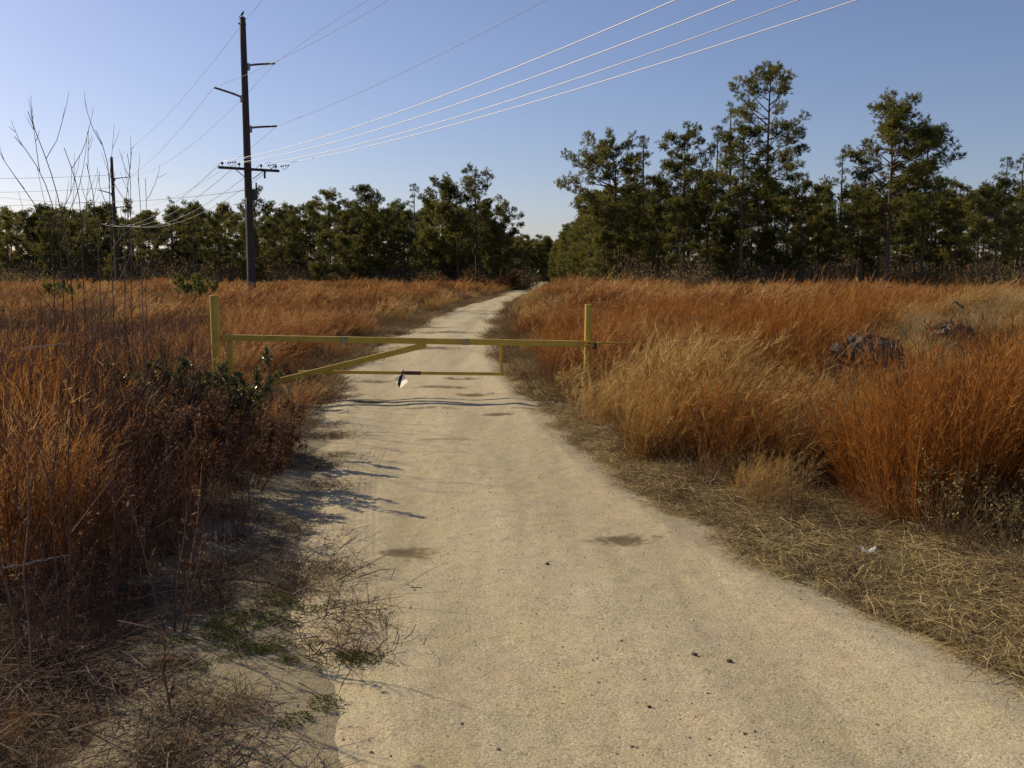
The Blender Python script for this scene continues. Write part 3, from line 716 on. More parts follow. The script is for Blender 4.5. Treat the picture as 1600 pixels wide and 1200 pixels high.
def chain():
    c = P(924, 537, YG-.06); e = empty('chain', c); tag(e, 'dark chain with padlock wrapped round the right gate post and rail', 'chain')
    b = MB(); n = 17
    for k in range(n):
        a = 2*math.pi*k/n; cc = np.array([-.025+.085*math.cos(a), .05+.12*math.sin(a), .012*math.sin(3*a)])
        th = np.linspace(0, 2*math.pi, 10); tgt = np.array([-math.sin(a), math.cos(a), 0]); nrm = np.array([0, 0, 1.0]) if k % 2 else np.array([math.cos(a), math.sin(a), 0])
        b.tube(cc + np.cos(th)[:, None]*tgt*.027 + np.sin(th)[:, None]*nrm*.017, .006, 5, cap=False)
    link('links', b.mesh('chain_links', M['steel'], True), e)
    b = MB(); b.box((.035, -.055, -.035), (.062, .035, .06), bevel=.008); th = np.linspace(0, math.pi, 9)
    b.tube(np.stack([.035+.02*np.cos(th), -.055+0*th, -.007+.034*np.sin(th)], -1), .006, 6); link('padlock', b.mesh('padlock', M['steel']), e)
chain()

# ------------------------------------------------------------------ plants: meshes
def broom(seed, H, n, Rr, mat, lean=(0, 0), spread=.28, w=.0045, fluff=7, bend=.22, fl=.085, low=1.0, fs=.38, fn=.33):
    """a bunch of upright grass stems with feathery side blades"""
    rg = np.random.default_rng(seed); b = MB()
    r = Rr*np.sqrt(rg.random(n)); a = rg.uniform(0, 6.28, n)
    base = np.stack([r*np.cos(a), r*np.sin(a), np.full(n, -.04)], -1)
    d = np.stack([np.cos(a)*spread*r/Rr + rg.normal(0, .09, n) + lean[0]*.5, np.sin(a)*spread*r/Rr + rg.normal(0, .09, n) + lean[1]*.5, np.ones(n)], -1)
    L = H*np.clip(rg.normal(.86, .17, n), .35, 1.18)
    bd = np.stack([rg.normal(0, bend*.6, n)*H + lean[0]*H*.6, rg.normal(0, bend*.6, n)*H + lean[1]*H*.6, -np.abs(rg.normal(.05, .05, n))*H*(1+2*abs(lean[0]))], -1)
    ti = np.clip(rg.normal(.5, .22, n), 0, 1)
    c = b.blades(base, d, L, w*rg.uniform(.7, 1.3, n), bd, 5, .7, ti, rg)
    if fluff:
        k = fluff; s = rg.uniform(fs, 1.0, (n, k)); idx = s*5; i0 = np.minimum(idx.astype(int), 4); f = (idx-i0)[..., None]
        ar = np.arange(n)[:, None]; p = c[ar, i0]*(1-f) + c[ar, i0+1]*f; tg = c[ar, i0+1]-c[ar, i0]; tg /= np.linalg.norm(tg, axis=2, keepdims=True)
        p = p.reshape(-1, 3); dd = tg.reshape(-1, 3) + rg.normal(0, fn, (n*k, 3))
        b.blades(p, dd, fl*rg.uniform(.6, 1.5, n*k), w*1.15*rg.uniform(.6, 1.4, n*k), rg.normal(0, .012, (n*k, 3)), 2, .8, np.clip(np.repeat(ti, k)*.6+.42*s.ravel()+rg.normal(0, .13, n*k), 0, 1), rg)
    # basal leaves, bent over
    m = int(n*.8*low)
    if m:
        a = rg.uniform(0, 6.28, m); r = Rr*rg.random(m)
        base = np.stack([r*np.cos(a), r*np.sin(a), np.full(m, -.02)], -1); d = np.stack([np.cos(a)*.45, np.sin(a)*.45, np.ones(m)], -1) + rg.normal(0, .15, (m, 3))
        L = H*rg.uniform(.25, .55, m); bd = np.stack([np.cos(a), np.sin(a), -.7+0*a], -1)*(L*.35)[:, None]
        b.blades(base, d, L, w*1.2, bd, 3, .8, np.clip(rg.normal(.3, .2, m), 0, 1), rg)
    return b.mesh('grass_bunch', M[mat])
def tufts(seed, H, n, Rr, mat, w=.004):
    rg = np.random.default_rng(seed); b = MB(); a = rg.uniform(0, 6.28, n); r = Rr*np.sqrt(rg.random(n))
    base = np.stack([r*np.cos(a), r*np.sin(a), np.full(n, -.01)], -1); a2 = rg.uniform(0, 6.28, n); sp = rg.uniform(.2, 1.3, n)
    d = np.stack([np.cos(a2)*sp, np.sin(a2)*sp, np.ones(n)], -1); L = H*rg.uniform(.4, 1.2, n)
    bd = np.stack([np.cos(a2), np.sin(a2), -.8+0*a], -1)*(L*.4)[:, None]
    b.blades(base, d, L, w*rg.uniform(.6, 1.4, n), bd, 3, .8, None, rg); return b.mesh('short_tuft', M[mat])
def litter(seed, n, Rr, mat, L=.28, w=.004):
    rg = np.random.default_rng(seed); b = MB(); a = rg.uniform(0, 6.28, n); r = Rr*np.sqrt(rg.random(n)); a2 = rg.normal(.2, .9, n)
    base = np.stack([r*np.cos(a), r*np.sin(a), rg.uniform(.0, .07, n)], -1)
    d = np.stack([np.cos(a2), np.sin(a2), rg.normal(.03, .16, n)], -1); LL = L*rg.uniform(.3, 1.4, n)
    bd = rg.normal(0, .05, (n, 3)); bd[:, 2] = -np.abs(bd[:, 2])
    b.blades(base, d, LL, w*rg.uniform(.6, 1.5, n), bd, 2, .6, None, rg, face=np.stack([rg.normal(0, .5, n), rg.normal(0, .5, n), np.ones(n)], -1)); return b.mesh('straw_mat', M[mat])
def leafquads(b, pts, dirs, L, Wd, rg, mi=0, tint=None):
    N = len(pts); r = rg.normal(0, 1, (N, 3)); d = dirs/np.linalg.norm(dirs, axis=1, keepdims=True)
    w = np.cross(d, r); w /= np.linalg.norm(w, axis=1, keepdims=True); nn = np.cross(d, w)
    L = (L*rg.uniform(.6, 1.25, N))[:, None]; Wd = (Wd*rg.uniform(.7, 1.2, N))[:, None]
    v = np.stack([pts, pts+d*L*.45-w*Wd/2+nn*Wd*.15, pts+d*L*.95-nn*Wd*.15, pts+d*L*.45+w*Wd/2+nn*Wd*.15], 1).reshape(-1, 3)
    if tint is None: tint = rg.uniform(0, 1, N)
    b.add(v, np.arange(N*4).reshape(-1, 4), tint=np.repeat(tint, 4), mi=mi)
def branchy(b, rg, p, d, L, r, depth, out, up=.25, nb=(3, 6), ang=(.45, .9), sub=.55, side=4):
    k = 5; t = np.linspace(0, 1, k)[:, None]; wob = np.cumsum(rg.normal(0, .03*L, (k, 3)), 0)*t
    pts = p + d*L*t + np.array([0, 0, up*L])*t**2 + wob
    b.tube(pts, np.linspace(r, r*.5 if depth else r*.35, k), side, cap=False, tint=rg.uniform(.2, .8))
    out.append((pts, depth))
    if depth:
        for q in np.linspace(.3, .97, rg.integers(*nb)):
            pb = np.array([np.interp(q, t[:, 0], pts[:, c]) for c in range(3)])
            ax = np.cross(d, rg.normal(0, 1, 3)); ax /= np.linalg.norm(ax); dd = rot_about(d, ax, rg.uniform(*ang)); dd[2] += .15; dd /= np.linalg.norm(dd)
            branchy(b, rg, pb, dd, L*sub*rg.uniform(.6, 1.15)*(1.15-.55*q), r*.55, depth-1, out, up, nb, ang, sub, 3)
def weed(seed, H, nst=5, Rr=.16, leaf=.5, mat='weed', lmat='weedleaf', plume=False, r=.0042, depth=1):
    """a clump of thin upright branched stalks, with dry leaves or seed heads at the tips"""
    rg = np.random.default_rng(seed); b = MB(); out = []
    for _ in range(nst):
        a = rg.uniform(0, 6.28); d = np.array([math.cos(a)*rg.uniform(0, .3), math.sin(a)*rg.uniform(0, .3), 1.0]); d /= np.linalg.norm(d)
        branchy(b, rg, np.array([Rr*math.cos(a)*rg.random(), Rr*math.sin(a)*rg.random(), -.05]), d, H*rg.uniform(.6, 1.05), r, depth, out, .05, (6, 11), (.3, .75), .36)
    pts = []; ds = []
    for p, dp in out:
        n = rg.poisson(leaf*(5 if dp == 0 else 3))
        for _ in range(n):
            q = rg.uniform(.3 if dp == 0 else .5, 1); x = np.array([np.interp(q, np.linspace(0, 1, 5), p[:, c]) for c in range(3)]); pts.append(x); ds.append(rg.normal(0, 1, 3)+np.array([0, 0, .3]))
        if plume and dp == 0:
            for _ in range(10): pts.append(p[-1]+rg.normal(0, .016, 3)); ds.append(rg.normal(0, 1, 3))
    if pts: leafquads(b, np.array(pts), np.array(ds), .024 if plume else .032, .016 if plume else .012, rg, 1)
    return b.mesh('weed_stalks', [M[mat], M[lmat]])
def bush(seed, H, Rr, nst, leafn, lmat, mat='weed', L=.05, Wd=.028, leafy=1.0, depth=2):
    rg = np.random.default_rng(seed); b = MB(); lb = MB(); out = []
    for _ in range(nst):
        a = rg.uniform(0, 6.28); s = rg.uniform(.1, 1.0)*Rr/H; d = np.array([math.cos(a)*s, math.sin(a)*s, 1.0]); LL = H*rg.uniform(.65, 1.0); d /= np.linalg.norm(d)
        branchy(b, rg, np.array([.15*Rr*math.cos(a), .15*Rr*math.sin(a), -.06]), d, LL*.95, .008*H, depth, out, .08, (4, 8), (.35, .95), .42)
    pts = []; ds = []
    for p, dp in out:
        if dp == depth: continue
        for _ in range(rg.poisson(leafn*(1.0 if dp == 0 else .8))):
            q = rg.uniform(.15, 1); x = np.array([np.interp(q, np.linspace(0, 1, 5), p[:, c]) for c in range(3)]); pts.append(x+rg.normal(0, .01, 3)); ds.append(rg.normal(0, 1, 3)+np.array([0, 0, .4]))
    leafquads(lb, np.array(pts), np.array(ds), L, Wd, rg)
    return b.mesh('bush_stems', M[mat], True), lb.mesh('bush_leaves', M[lmat])
def forb(seed, n, Rr):
    rg = np.random.default_rng(seed); b = MB(); a = rg.uniform(0, 6.28, n); r = Rr*np.sqrt(rg.random(n))
    p = np.stack([r*np.cos(a), r*np.sin(a), rg.uniform(0, .022, n)*(1.2-r/Rr)], -1); d = rg.normal(0, 1, (n, 3)); d[:, 2] = np.abs(d[:, 2])*.6+.1
    leafquads(b, p, d, .019, .011, rg); return b.mesh('green_patch', M['green'])

# ------------------------------------------------------------------ plants: spreading them
def scatter(name, label, cat, protos, x, y, pick, scale, rz=None, tilt=.0, seed=0, zoff=0.0, z=None):
    rg = np.random.default_rng(seed); n = len(x)
    lib = bpy.data.collections.new(name + '_kinds')
    for k, me in enumerate(protos):
        o = bpy.data.objects.new('kind_%02d' % k, me); lib.objects.link(o)
    me = bpy.data.meshes.new(name); me.vertices.add(n)
    zz = (surf(x, y) if z is None else z) + zoff
    me.vertices.foreach_set('co', np.stack([x, y, zz], -1).astype(np.float32).ravel())
    rz = rg.uniform(0, 6.28, n) if rz is None else rz
    rot = np.stack([rg.normal(0, tilt, n), rg.normal(0, tilt, n), rz], -1)
    sc = np.broadcast_to(np.asarray(scale, float), (n,)); scl = np.stack([sc, sc, sc*rg.uniform(.88, 1.12, n)], -1)
    for nm, tp, dat, fld in (('rot', 'FLOAT_VECTOR', rot, 'vector'), ('scl', 'FLOAT_VECTOR', scl, 'vector'), ('pick', 'INT', np.asarray(pick), 'value')):
        a = me.attributes.new(nm, tp, 'POINT'); a.data.foreach_set(fld, dat.astype(np.int32 if tp == 'INT' else np.float32).ravel())
    o = link(name, me); tag(o, label, cat, kind='stuff')
    g = bpy.data.node_groups.new(name + '_spread', 'GeometryNodeTree')
    g.interface.new_socket('Geometry', in_out='INPUT', socket_type='NodeSocketGeometry'); g.interface.new_socket('Geometry', in_out='OUTPUT', socket_type='NodeSocketGeometry')
    N, Lk = g.nodes, g.links
    gi, go = N.new('NodeGroupInput'), N.new('NodeGroupOutput'); ip = N.new('GeometryNodeInstanceOnPoints'); ci = N.new('GeometryNodeCollectionInfo')
    ci.inputs['Collection'].default_value = lib; ci.inputs['Separate Children'].default_value = True; ci.inputs['Reset Children'].default_value = True
    def att(nm, tp):
        q = N.new('GeometryNodeInputNamedAttribute'); q.data_type = tp; q.inputs['Name'].default_value = nm; return q.outputs['Attribute']
    e2r = N.new('FunctionNodeEulerToRotation'); Lk.new(att('rot', 'FLOAT_VECTOR'), e2r.inputs[0])
    Lk.new(gi.outputs[0], ip.inputs['Points']); Lk.new(ci.outputs[0], ip.inputs['Instance']); ip.inputs['Pick Instance'].default_value = True
    Lk.new(att('pick', 'INT'), ip.inputs['Instance Index']); Lk.new(e2r.outputs[0], ip.inputs['Rotation']); Lk.new(att('scl', 'FLOAT_VECTOR'), ip.inputs['Scale'])
    Lk.new(ip.outputs[0], go.inputs[0])
    md = o.modifiers.new('spread', 'NODES'); md.node_group = g
    return o
def rnd_pts(n, x0, x1, y0, y1, rg, power=1.0):
    return rg.uniform(x0, x1, n), y0 + (y1-y0)*rg.random(n)**power
def seen(x, y, m=2.5): return np.abs(x) < .60*y + m

near_orange = [broom(300+k, 1.0, 34, .14, 'orange', (.30, -.03), bend=.34, fluff=26, fl=.085, fs=.5, fn=.42, low=1.6) for k in range(4)]
near_rust = [broom(310+k, 1.05, 46, .15, 'rust', (.14, 0), fluff=20, fl=.08, fs=.42, fn=.36, low=1.3) for k in range(3)]
near_gold = [broom(320+k, .88, 44, .14, 'gold', (.46, -.05), bend=.32, fluff=20, fl=.10, fs=.45, fn=.38, low=1.4) for k in range(4)]
near_dull = [broom(330+k, .6, 60, .16, 'dull', (.12, 0), spread=.6, bend=.4, fluff=4) for k in range(3)]
near_pale = [broom(340+k, .6, 80, .18, 'pale', (.3, .1), spread=.5, fluff=9, w=.0035) for k in range(3)]
far_orange = [broom(350+k, 1.08, 26, .30, 'orange', (.30+.07*k, 0), w=.011, fluff=22, fl=.15, fs=.5, fn=.45, low=1.2, bend=.36) for k in range(4)]
far_gold = [broom(360+k, .95, 26, .30, 'gold', (.42, 0), w=.010, fluff=20, fl=.15, fs=.45, fn=.4, low=1.2, bend=.32) for k in range(2)]
far_dull = [broom(370+k, .7, 46, .32, 'dull', (.1, 0), spread=.6, w=.010, fluff=4, low=.8) for k in range(3)]
weeds_d = [weed(380+k, 1.15, 5, .16, .55) for k in range(4)]
tuft_d = [tufts(400+k, .2, 60, .16, 'straw') for k in range(2)] + [tufts(404+k, .24, 50, .16, 'dull') for k in range(2)]
straw_m = [litter(410+k, 210, .34, 'dull' if k == 0 else 'straw', .17, .003) for k in range(4)]
twig_m = [litter(420+k, 26, .35, 'weed', .3, .005) for k in range(3)]

rg = np.random.default_rng(77)
near_maroon = [broom(376+k, .85, 60, .18, 'maroon', (.10, 0), spread=.5, bend=.3, fluff=8, low=1.2) for k in range(3)]
FIELD = near_orange + near_rust + near_gold + near_dull + near_pale + far_orange + far_gold + far_dull + weeds_d + near_maroon
IO, IR, IG, ID, IP, FO, FG, FD, IW, IM = 0, 4, 7, 11, 14, 17, 21, 23, 26, 30
def ch(ix, n, m): return ix + rg.integers(0, n, m)

def right_field():
    X, Y, K, Sc, RZ = [], [], [], [], []
    def put(x, y, k, s, spin=.5):
        X.append(x); Y.append(y); K.append(k); Sc.append(s); RZ.append(rg.normal(0, spin, len(x)))
    # near grass, Y 6.5 .. 22
    x, y = rnd_pts(3700, -1, 17, 5.0, 24, rg, 1.1); e = off_road(x, y) + (vnoise(x, y, .8, 21)-.5)*.5
    ok = (x > xr(y)) & (e > np.interp(y, [5.0, 5.4, 6.6, 8, 10, 14, 24], [1.2, .85, .50, .32, .32, .38, .5])) & seen(x, y, 1)
    x, y, e = x[ok], y[ok], e[ok]; n = len(x)
    px = 800 + 1440*x/y; v = vnoise(x, y, 1.6, 22) + rg.normal(0, .12, n)
    k = np.where(v > .42, ch(IO, 4, n), ch(IR, 3, n))
    s = rg.uniform(.82, 1.1, n)
    gold = (y < 12.5) & (px < 1270); k = np.where(gold & (v > .25), ch(IG, 4, n), k); s = np.where(gold, rg.uniform(.8, 1.08, n), s)
    gold2 = (y >= 12.5) & (v > .68); k = np.where(gold2, ch(IG, 4, n), k)
    verge = e < .75; k = np.where(verge & (rg.random(n) < .6), ch(ID, 3, n), k)
    fr = (y < 6.9) & (px < 1420); v3 = rg.random(n); k = np.where(fr, np.where(v3 < .5, ch(ID, 3, n), np.where(v3 < .8, ch(IP, 3, n), ch(IG, 4, n))), k); s = np.where(fr, s*.58, s)
    hollow = (px > 1250) & (y < 10.4); k = np.where(hollow, np.where(rg.random(n) < .6, ch(ID, 3, n), ch(IW, 4, n)), k); s = np.where(hollow, s*.7, s)
    bank = np.zeros(n)
    for cx, cy, rx, ry in ((4.6, 11.4, 1.2, 1.0), (6.3, 13.4, 1.5, 1.5), (7.7, 15.0, 1.8, 1.9), (9.8, 17, 2.8, 2.6), (5.5, 12.4, 1.1, 1.1)): bank = np.maximum(bank, np.exp(-(((x-cx)/rx)**2+((y-cy)/ry)**2)))
    b_ = bank > .33; k = np.where(b_, ch(IP, 3, n), k); s = np.where(b_, rg.uniform(.5, .85, n), s)
    s = np.where(verge, s*.75, s)
    s = s*np.interp(vnoise(x, y, 1.1, 26), [.1, .5, .9], [.55, .9, 1.2])*rg.uniform(.8, 1.15, n)
    clear = (vnoise(x, y, .55, 27) < .22) | (np.hypot(x-4.22, y-10.9) < .34) | (np.hypot(x-6.47, y-13.6) < .3) | ((np.abs(px-1350) < 34) & (y > 10.1) & (y < 10.9)) | ((np.abs(px-1485) < 28) & (y > 13.0) & (y < 13.5)) | ((np.abs(x-xpr) < .22) & (y < YG+.1) & (y > YG-1.2))
    q = ~clear; put(x[q], y[q], k[q], s[q])
    x, y = rnd_pts(2600, -1, 17, 7, 24, rg, 1.1); e = off_road(x, y); ok = (x > xr(y)) & (e > .5) & seen(x, y, 1) & (np.hypot(x-4.25, y-10.9) > .5) & (np.hypot(x-6.47, y-13.6) > .5); x, y = x[ok], y[ok]; n = len(x)
    put(x, y, np.where(rg.random(n) < .7, ch(ID, 3, n), ch(IG, 4, n)), rg.uniform(.4, .75, n))
    # the field beyond
    x, y = rnd_pts(9000, 0, 62, 22, 80, rg, 1.0); e = off_road(x, y); ok = (x > xr(y)) & (e > .5) & seen(x, y); x, y = x[ok], y[ok]; n = len(x)
    put(x, y, np.where(rg.random(n) < .7, ch(FD, 3, n), ch(FG, 2, n)), rg.uniform(.45, .8, n))
    x, y = rnd_pts(15000, 0, 62, 22, 80, rg, 1.0); e = off_road(x, y)
    ok = (x > xr(y)) & (e > .5 + vnoise(x, y, 2, 23)*.7) & seen(x, y); x, y, e = x[ok], y[ok], e[ok]; n = len(x)
    v = vnoise(x, y, 3.5, 24) + rg.normal(0, .12, n)
    k = np.where(v > .72, ch(FG, 2, n), ch(FO, 4, n)); k = np.where((e < 2.4) & (rg.random(n) < .75), ch(FD, 3, n), k); k = np.where((v < .3) | (rg.random(n) < .16), ch(FD, 3, n), k)
    s = rg.uniform(.7, 1.3, n)*np.where(e < 2.2, .72, 1)*(.62+.62*vnoise(x, y, 2.6, 25)); q = vnoise(x, y, 1.9, 28) > .34; put(x[q], y[q], k[q], s[q])
    x, y = rnd_pts(2600, 0, 30, 80, 330, rg, 1.2); e = off_road(x, y); ok = (x > xr(y)) & (e > .8) & (e < 9); x, y = x[ok], y[ok]; n = len(x)
    put(x, y, np.where(rg.random(n) < .5, ch(FD, 3, n), ch(FO, 4, n)), rg.uniform(.8, 1.25, n))
    c = np.concatenate
    scatter('dry_grass_field', 'rust orange and golden dry grass field right of the road', 'grass', FIELD, c(X), c(Y), c(K), c(Sc), c(RZ), .06, 1)
right_field()

def left_field():
    X, Y, K, Sc, RZ = [], [], [], [], []
    def put(x, y, k, s, spin=.7):
        X.append(x); Y.append(y); K.append(k); Sc.append(s); RZ.append(rg.normal(0, spin, len(x)))
    x, y = rnd_pts(4200, -20, 0, 9.2, 26, rg, 1.1); e = off_road(x, y) + (vnoise(x, y, .8, 31)-.5)*.5
    ok = (x < xl(y)) & (e > np.interp(y, [9, 13, 26], [.25, .35, .5])) & seen(x, y, 1); x, y, e = x[ok], y[ok], e[ok]; n = len(x)
    px = 800 + 1440*x/y; v = vnoise(x, y, 1.8, 32) + rg.normal(0, .12, n)
    k = np.where(v > .45, ch(IO, 4, n), ch(ID, 3, n)); k = np.where(v < .3, ch(IW, 4, n), k)
    k = np.where((px < 350) & (rg.random(n) < .85), np.where(rg.random(n) < .7, ch(IM, 3, n), ch(IW, 4, n)), k); k = np.where((px >= 350) & (px < 560) & (y < 17) & (rg.random(n) < .3), ch(IM, 3, n), k)
    verge = e < 1.0; k = np.where(verge & (rg.random(n) < .75), ch(ID, 3, n), k)
    s = rg.uniform(.6, .9, n)*np.where(verge, .72, 1)*np.where(px < 340, .85, 1)
    near_gate = (np.abs(y-YG) < .9) & (x > xpl-.1); s = np.where(near_gate, s*.45, s)
    q = ~((np.abs(x-xpl) < .2) & (y < YG+.1) & (y > YG-.8)); put(x[q], y[q], k[q], s[q])
    x, y = rnd_pts(13000, -75, 2, 24, 112, rg, 1.0)
    x2, y2 = rnd_pts(11000, -75, 2, 24, 108, rg, 1.0); ok = (x2 < xl(y2)) & (off_road(x2, y2) > .6) & seen(x2, y2); x2, y2 = x2[ok], y2[ok]; put(x2, y2, np.where(rg.random(len(x2)) < .8, ch(FD, 3, len(x2)), ch(FG, 2, len(x2))), rg.uniform(.45, .8, len(x2)))
    e = off_road(x, y); ok = (x < xl(y)) & (e > .6 + vnoise(x, y, 2, 33)*.8) & seen(x, y); x, y, e = x[ok], y[ok], e[ok]; n = len(x)
    px = 800 + 1440*x/y; v = vnoise(x, y, 4, 34) + rg.normal(0, .12, n)
    k = np.where(v > .8, ch(FG, 2, n), ch(FO, 4, n)); k = np.where((v < .36) | (rg.random(n) < .22), ch(FD, 3, n), k); k = np.where((e < 2.6) & (rg.random(n) < .75), ch(FD, 3, n), k)
    dm = ((px < 330) & (y < 60)) & (rg.random(n) < .75); k = np.where(dm, np.where(rg.random(n) < .5, ch(FD, 3, n), ch(IM, 3, n)), k)
    q = vnoise(x, y, 2.0, 38) > .33; put(x[q], y[q], k[q], (rg.uniform(.7, 1.25, n)*np.where(e < 2.4, .7, 1)*(.62+.6*vnoise(x, y, 2.8, 35)))[q])
    x, y = rnd_pts(900, -12, 9, 95, 330, rg, 1.2); e = off_road(x, y); ok = (x < xl(y)) & (e > .8) & (e < 6); x, y = x[ok], y[ok]; n = len(x)
    put(x, y, np.where(rg.random(n) < .6, ch(FD, 3, n), ch(FO, 4, n)), rg.uniform(.8, 1.2, n))
    c = np.concatenate
    scatter('dry_grass_field', 'rust orange and dull brown dry grass field left of the road', 'grass', FIELD, c(X), c(Y), c(K), c(Sc), c(RZ), .06, 2)
left_field()

# tangled dead weeds along the left verge, close to us
def left_weeds():
    rust2 = [broom(440+k, 1.2, 34, .12, 'orange' if k else 'rust', (.05, 0), w=.004, fluff=7) for k in range(2)]
    tall = [weed(450+k, 1.35, 6, .18, .6, depth=1) for k in range(4)] + [weed(456+k, .8, 6, .2, .8) for k in range(3)]
    pr_ = tall + rust2 + [tufts(446+k, .34, 70, .2, 'brown') for k in range(2)] + [near_maroon[0]]
    x, y = rnd_pts(1150, -7, -.6, 2.6, 9.6, rg, 1.0); e = xl(y) - x + (vnoise(x, y, .6, 41)-.5)*.5
    ok = (e > np.interp(y, [2.6, 3.6, 4.6, 6, 7.5, 9.6], [.95, .75, .6, .45, .25, .30])) & (np.abs(x) < .62*y+.7) & (x < -.25*y + .12)
    x, y, e = x[ok], y[ok], e[ok]; n = len(x)
    v = rg.random(n); k = np.where(v < .46, rg.integers(0, 4, n), np.where(v < .80, rg.integers(4, 7, n), rg.integers(9, 12, n)))
    k = np.where((rg.random(n) < np.interp(x/y, [-.48, -.38, -.3], [.22, .08, .02])), rg.integers(7, 9, n), k)
    s = rg.uniform(.65, 1.05, n)*np.interp(e, [.2, .8, 1.6], [.34, .58, 1.0])*np.interp(y, [2.6, 3.5, 4.3, 5.2], [.2, .42, .8, 1.0])
    q = rg.random(n) < np.interp(x/y, [-.56, -.47, -.40], [.5, .6, 1.0]); q |= y > 6; x, y, k, s = x[q], y[q], k[q], s[q]; n = len(x)
    scatter('dead_weeds', 'dark red brown tangle of dead weeds along the left verge', 'weeds', pr_, x, y, k, s, None, .07, 3)
left_weeds()

def verges():
    # mown straw on the right edge of the road
    x, y = rnd_pts(7600, -.5, 5.2, 3.0, 16, rg, 1.25); e = x - xr(y) + (vnoise(x, y, .45, 51)-.5)*.38 + (vnoise(x, y, .15, 52)-.5)*.14
    wd = np.interp(y, [3, 5, 7, 9, 16], [3.2, 2.0, 1.0, .7, .6]); ok = (e > .02) & (e < wd) & (np.abs(x) < .6*y+.6); x, y, e = x[ok], y[ok], e[ok]; n = len(x)
    v = rg.random(n); k = np.where(v < .62, rg.integers(0, 4, n), np.where(v < .80, 4+rg.integers(0, 4, n), 8+rg.integers(0, 3, n)))
    scatter('cut_straw', 'flattened cut straw and short dry grass along the right road edge', 'straw', straw_m + tuft_d + twig_m, x, y, k, rg.uniform(.6, 1.1, n)*np.interp(e, [0, .35], [.55, 1]), rg.uniform(0, 6.28, n), .08, 4, .0)
    # thin dry grass and twigs on the sandy left edge
    x, y = rnd_pts(5200, -4.2, .3, 2.2, 15, rg, 1.35); e = xl(y) - x; c = vnoise(x, y, .38, 53) + rg.normal(0, .08, len(x))
    ok = (e > -.28) & (e < np.interp(y, [3, 5, 6], [4, 2.6, 1.5])) & (c > np.interp(e, [-.15, .3, .9, 1.3], [.68, .54, .36, .12])) & (np.abs(x) < .6*y+.6); x, y, e = x[ok], y[ok], e[ok]; n = len(x)
    v = rg.random(n); k = np.where(v < .16, rg.integers(0, 4, n), np.where(v < .30, 4+rg.integers(0, 2, n), np.where(v < .62, 6+rg.integers(0, 2, n), 8+rg.integers(0, 3, n))))
    scatter('short_dry_grass', 'short sparse dry grass and twigs on the sandy left road edge', 'grass', [litter(460+k, 90, .32, 'brown', .2) for k in range(4)] + tuft_d[:1] + [tufts(466+k, .2, 60, .16, 'brown') for k in range(3)] + twig_m, x, y, k, rg.uniform(.45, .95, n), rg.uniform(0, 6.28, n), .08, 5, .0)
    # farther verges
    x, y = rnd_pts(9000, -7, 4, 12, 75, rg, 1.3); e = off_road(x, y) + (vnoise(x, y, .9, 54)-.5)*.7; ok = (e > .0) & (e < 1.3) & seen(x, y); x, y = x[ok], y[ok]; n = len(x)
    scatter('verge_grass', 'low brown grass fringing both sides of the road beyond the gate', 'grass', [tufts(430+k, .32, 60, .3, 'dull', .008) for k in range(2)] + [tufts(433, .28, 60, .3, 'straw', .008)], x, y, rg.integers(0, 3, n), rg.uniform(.6, 1.3, n), None, .05, 6)
    # green weeds creeping over the sand
    cs = [(388,958,.28,18),(368,975,.2,10),(440,948,.13,7),(470,950,.10,5),(350,945,.15,7),(330,1010,.22,12),(300,1030,.2,8),(400,1015,.22,8),(440,1020,.14,5),(495,1098,.06,2),(485,1125,.08,3),(340,990,.2,10),(470,905,.05,2),(520,1018,.08,3),(545,1028,.05,2),(570,1030,.03,1),(430,1030,.12,4),(120,880,.2,5),(200,860,.2,6),(430,860,.1,3)]
    X = []; Y = []
    for px, py, s, n in cs:
        n = max(1, int(n*.55)); g = G(px, py); X += list(g[0] + rg.normal(0, s*.55, n)); Y += list(g[1] + rg.normal(0, s*.45, n))
    X, Y = np.array(X), np.array(Y); n = len(X)
    scatter('green_ground_weeds', 'small patches of low green weeds on the sandy left edge', 'weeds', [forb(436+k, 200, .11) for k in range(3)], X, Y, rg.integers(0, 3, n), rg.uniform(.3, .85, n), None, 0, 7, .002)
verges()

def gravel():
    pr_ = []
    for k in range(3):
        r2 = np.random.default_rng(480+k); b = MB(); nu, nv = 7, 5; u = np.arange(nu)*2*math.pi/nu; v = np.linspace(.15, math.pi-.15, nv); U, V = np.meshgrid(u, v)
        D = np.stack([np.cos(U)*np.sin(V), np.sin(U)*np.sin(V)*.75, np.cos(V)*.55], -1)*(1+.22*r2.normal(0, 1, U.shape))[..., None]; i = (np.arange(nv-1)*nu)[:, None]; j = np.arange(nu)[None]; jn = (j+1) % nu
        b.add(D.reshape(-1, 3), np.stack([i+j, i+nu+j, i+nu+jn, i+jn], -1).reshape(-1, 4)); pr_.append(b.mesh('small_stone', M['stone']))
    x, y = rnd_pts(15000, -3.5, 4.5, 2.3, 13, rg, 1.5); e = off_road(x, y); u = (x-xl(y))/(xr(y)-xl(y))
    keep = (e < .25) & (np.abs(x) < .6*y+.4) & (rg.random(len(x)) < .18 + .55*np.exp(-((u-.5)/.13)**2) + .6*ss(-.45, .05, e)) & (vnoise(x, y, .6, 55) > .25)
    x, y = x[keep], y[keep]; n = len(x)
    scatter('loose_gravel', 'tiny loose stones scattered over the sandy road', 'gravel', pr_, x, y, rg.integers(0, 3, n), np.clip(rg.lognormal(-5.75, .45, n), .0016, .009), None, .3, 9, .001)
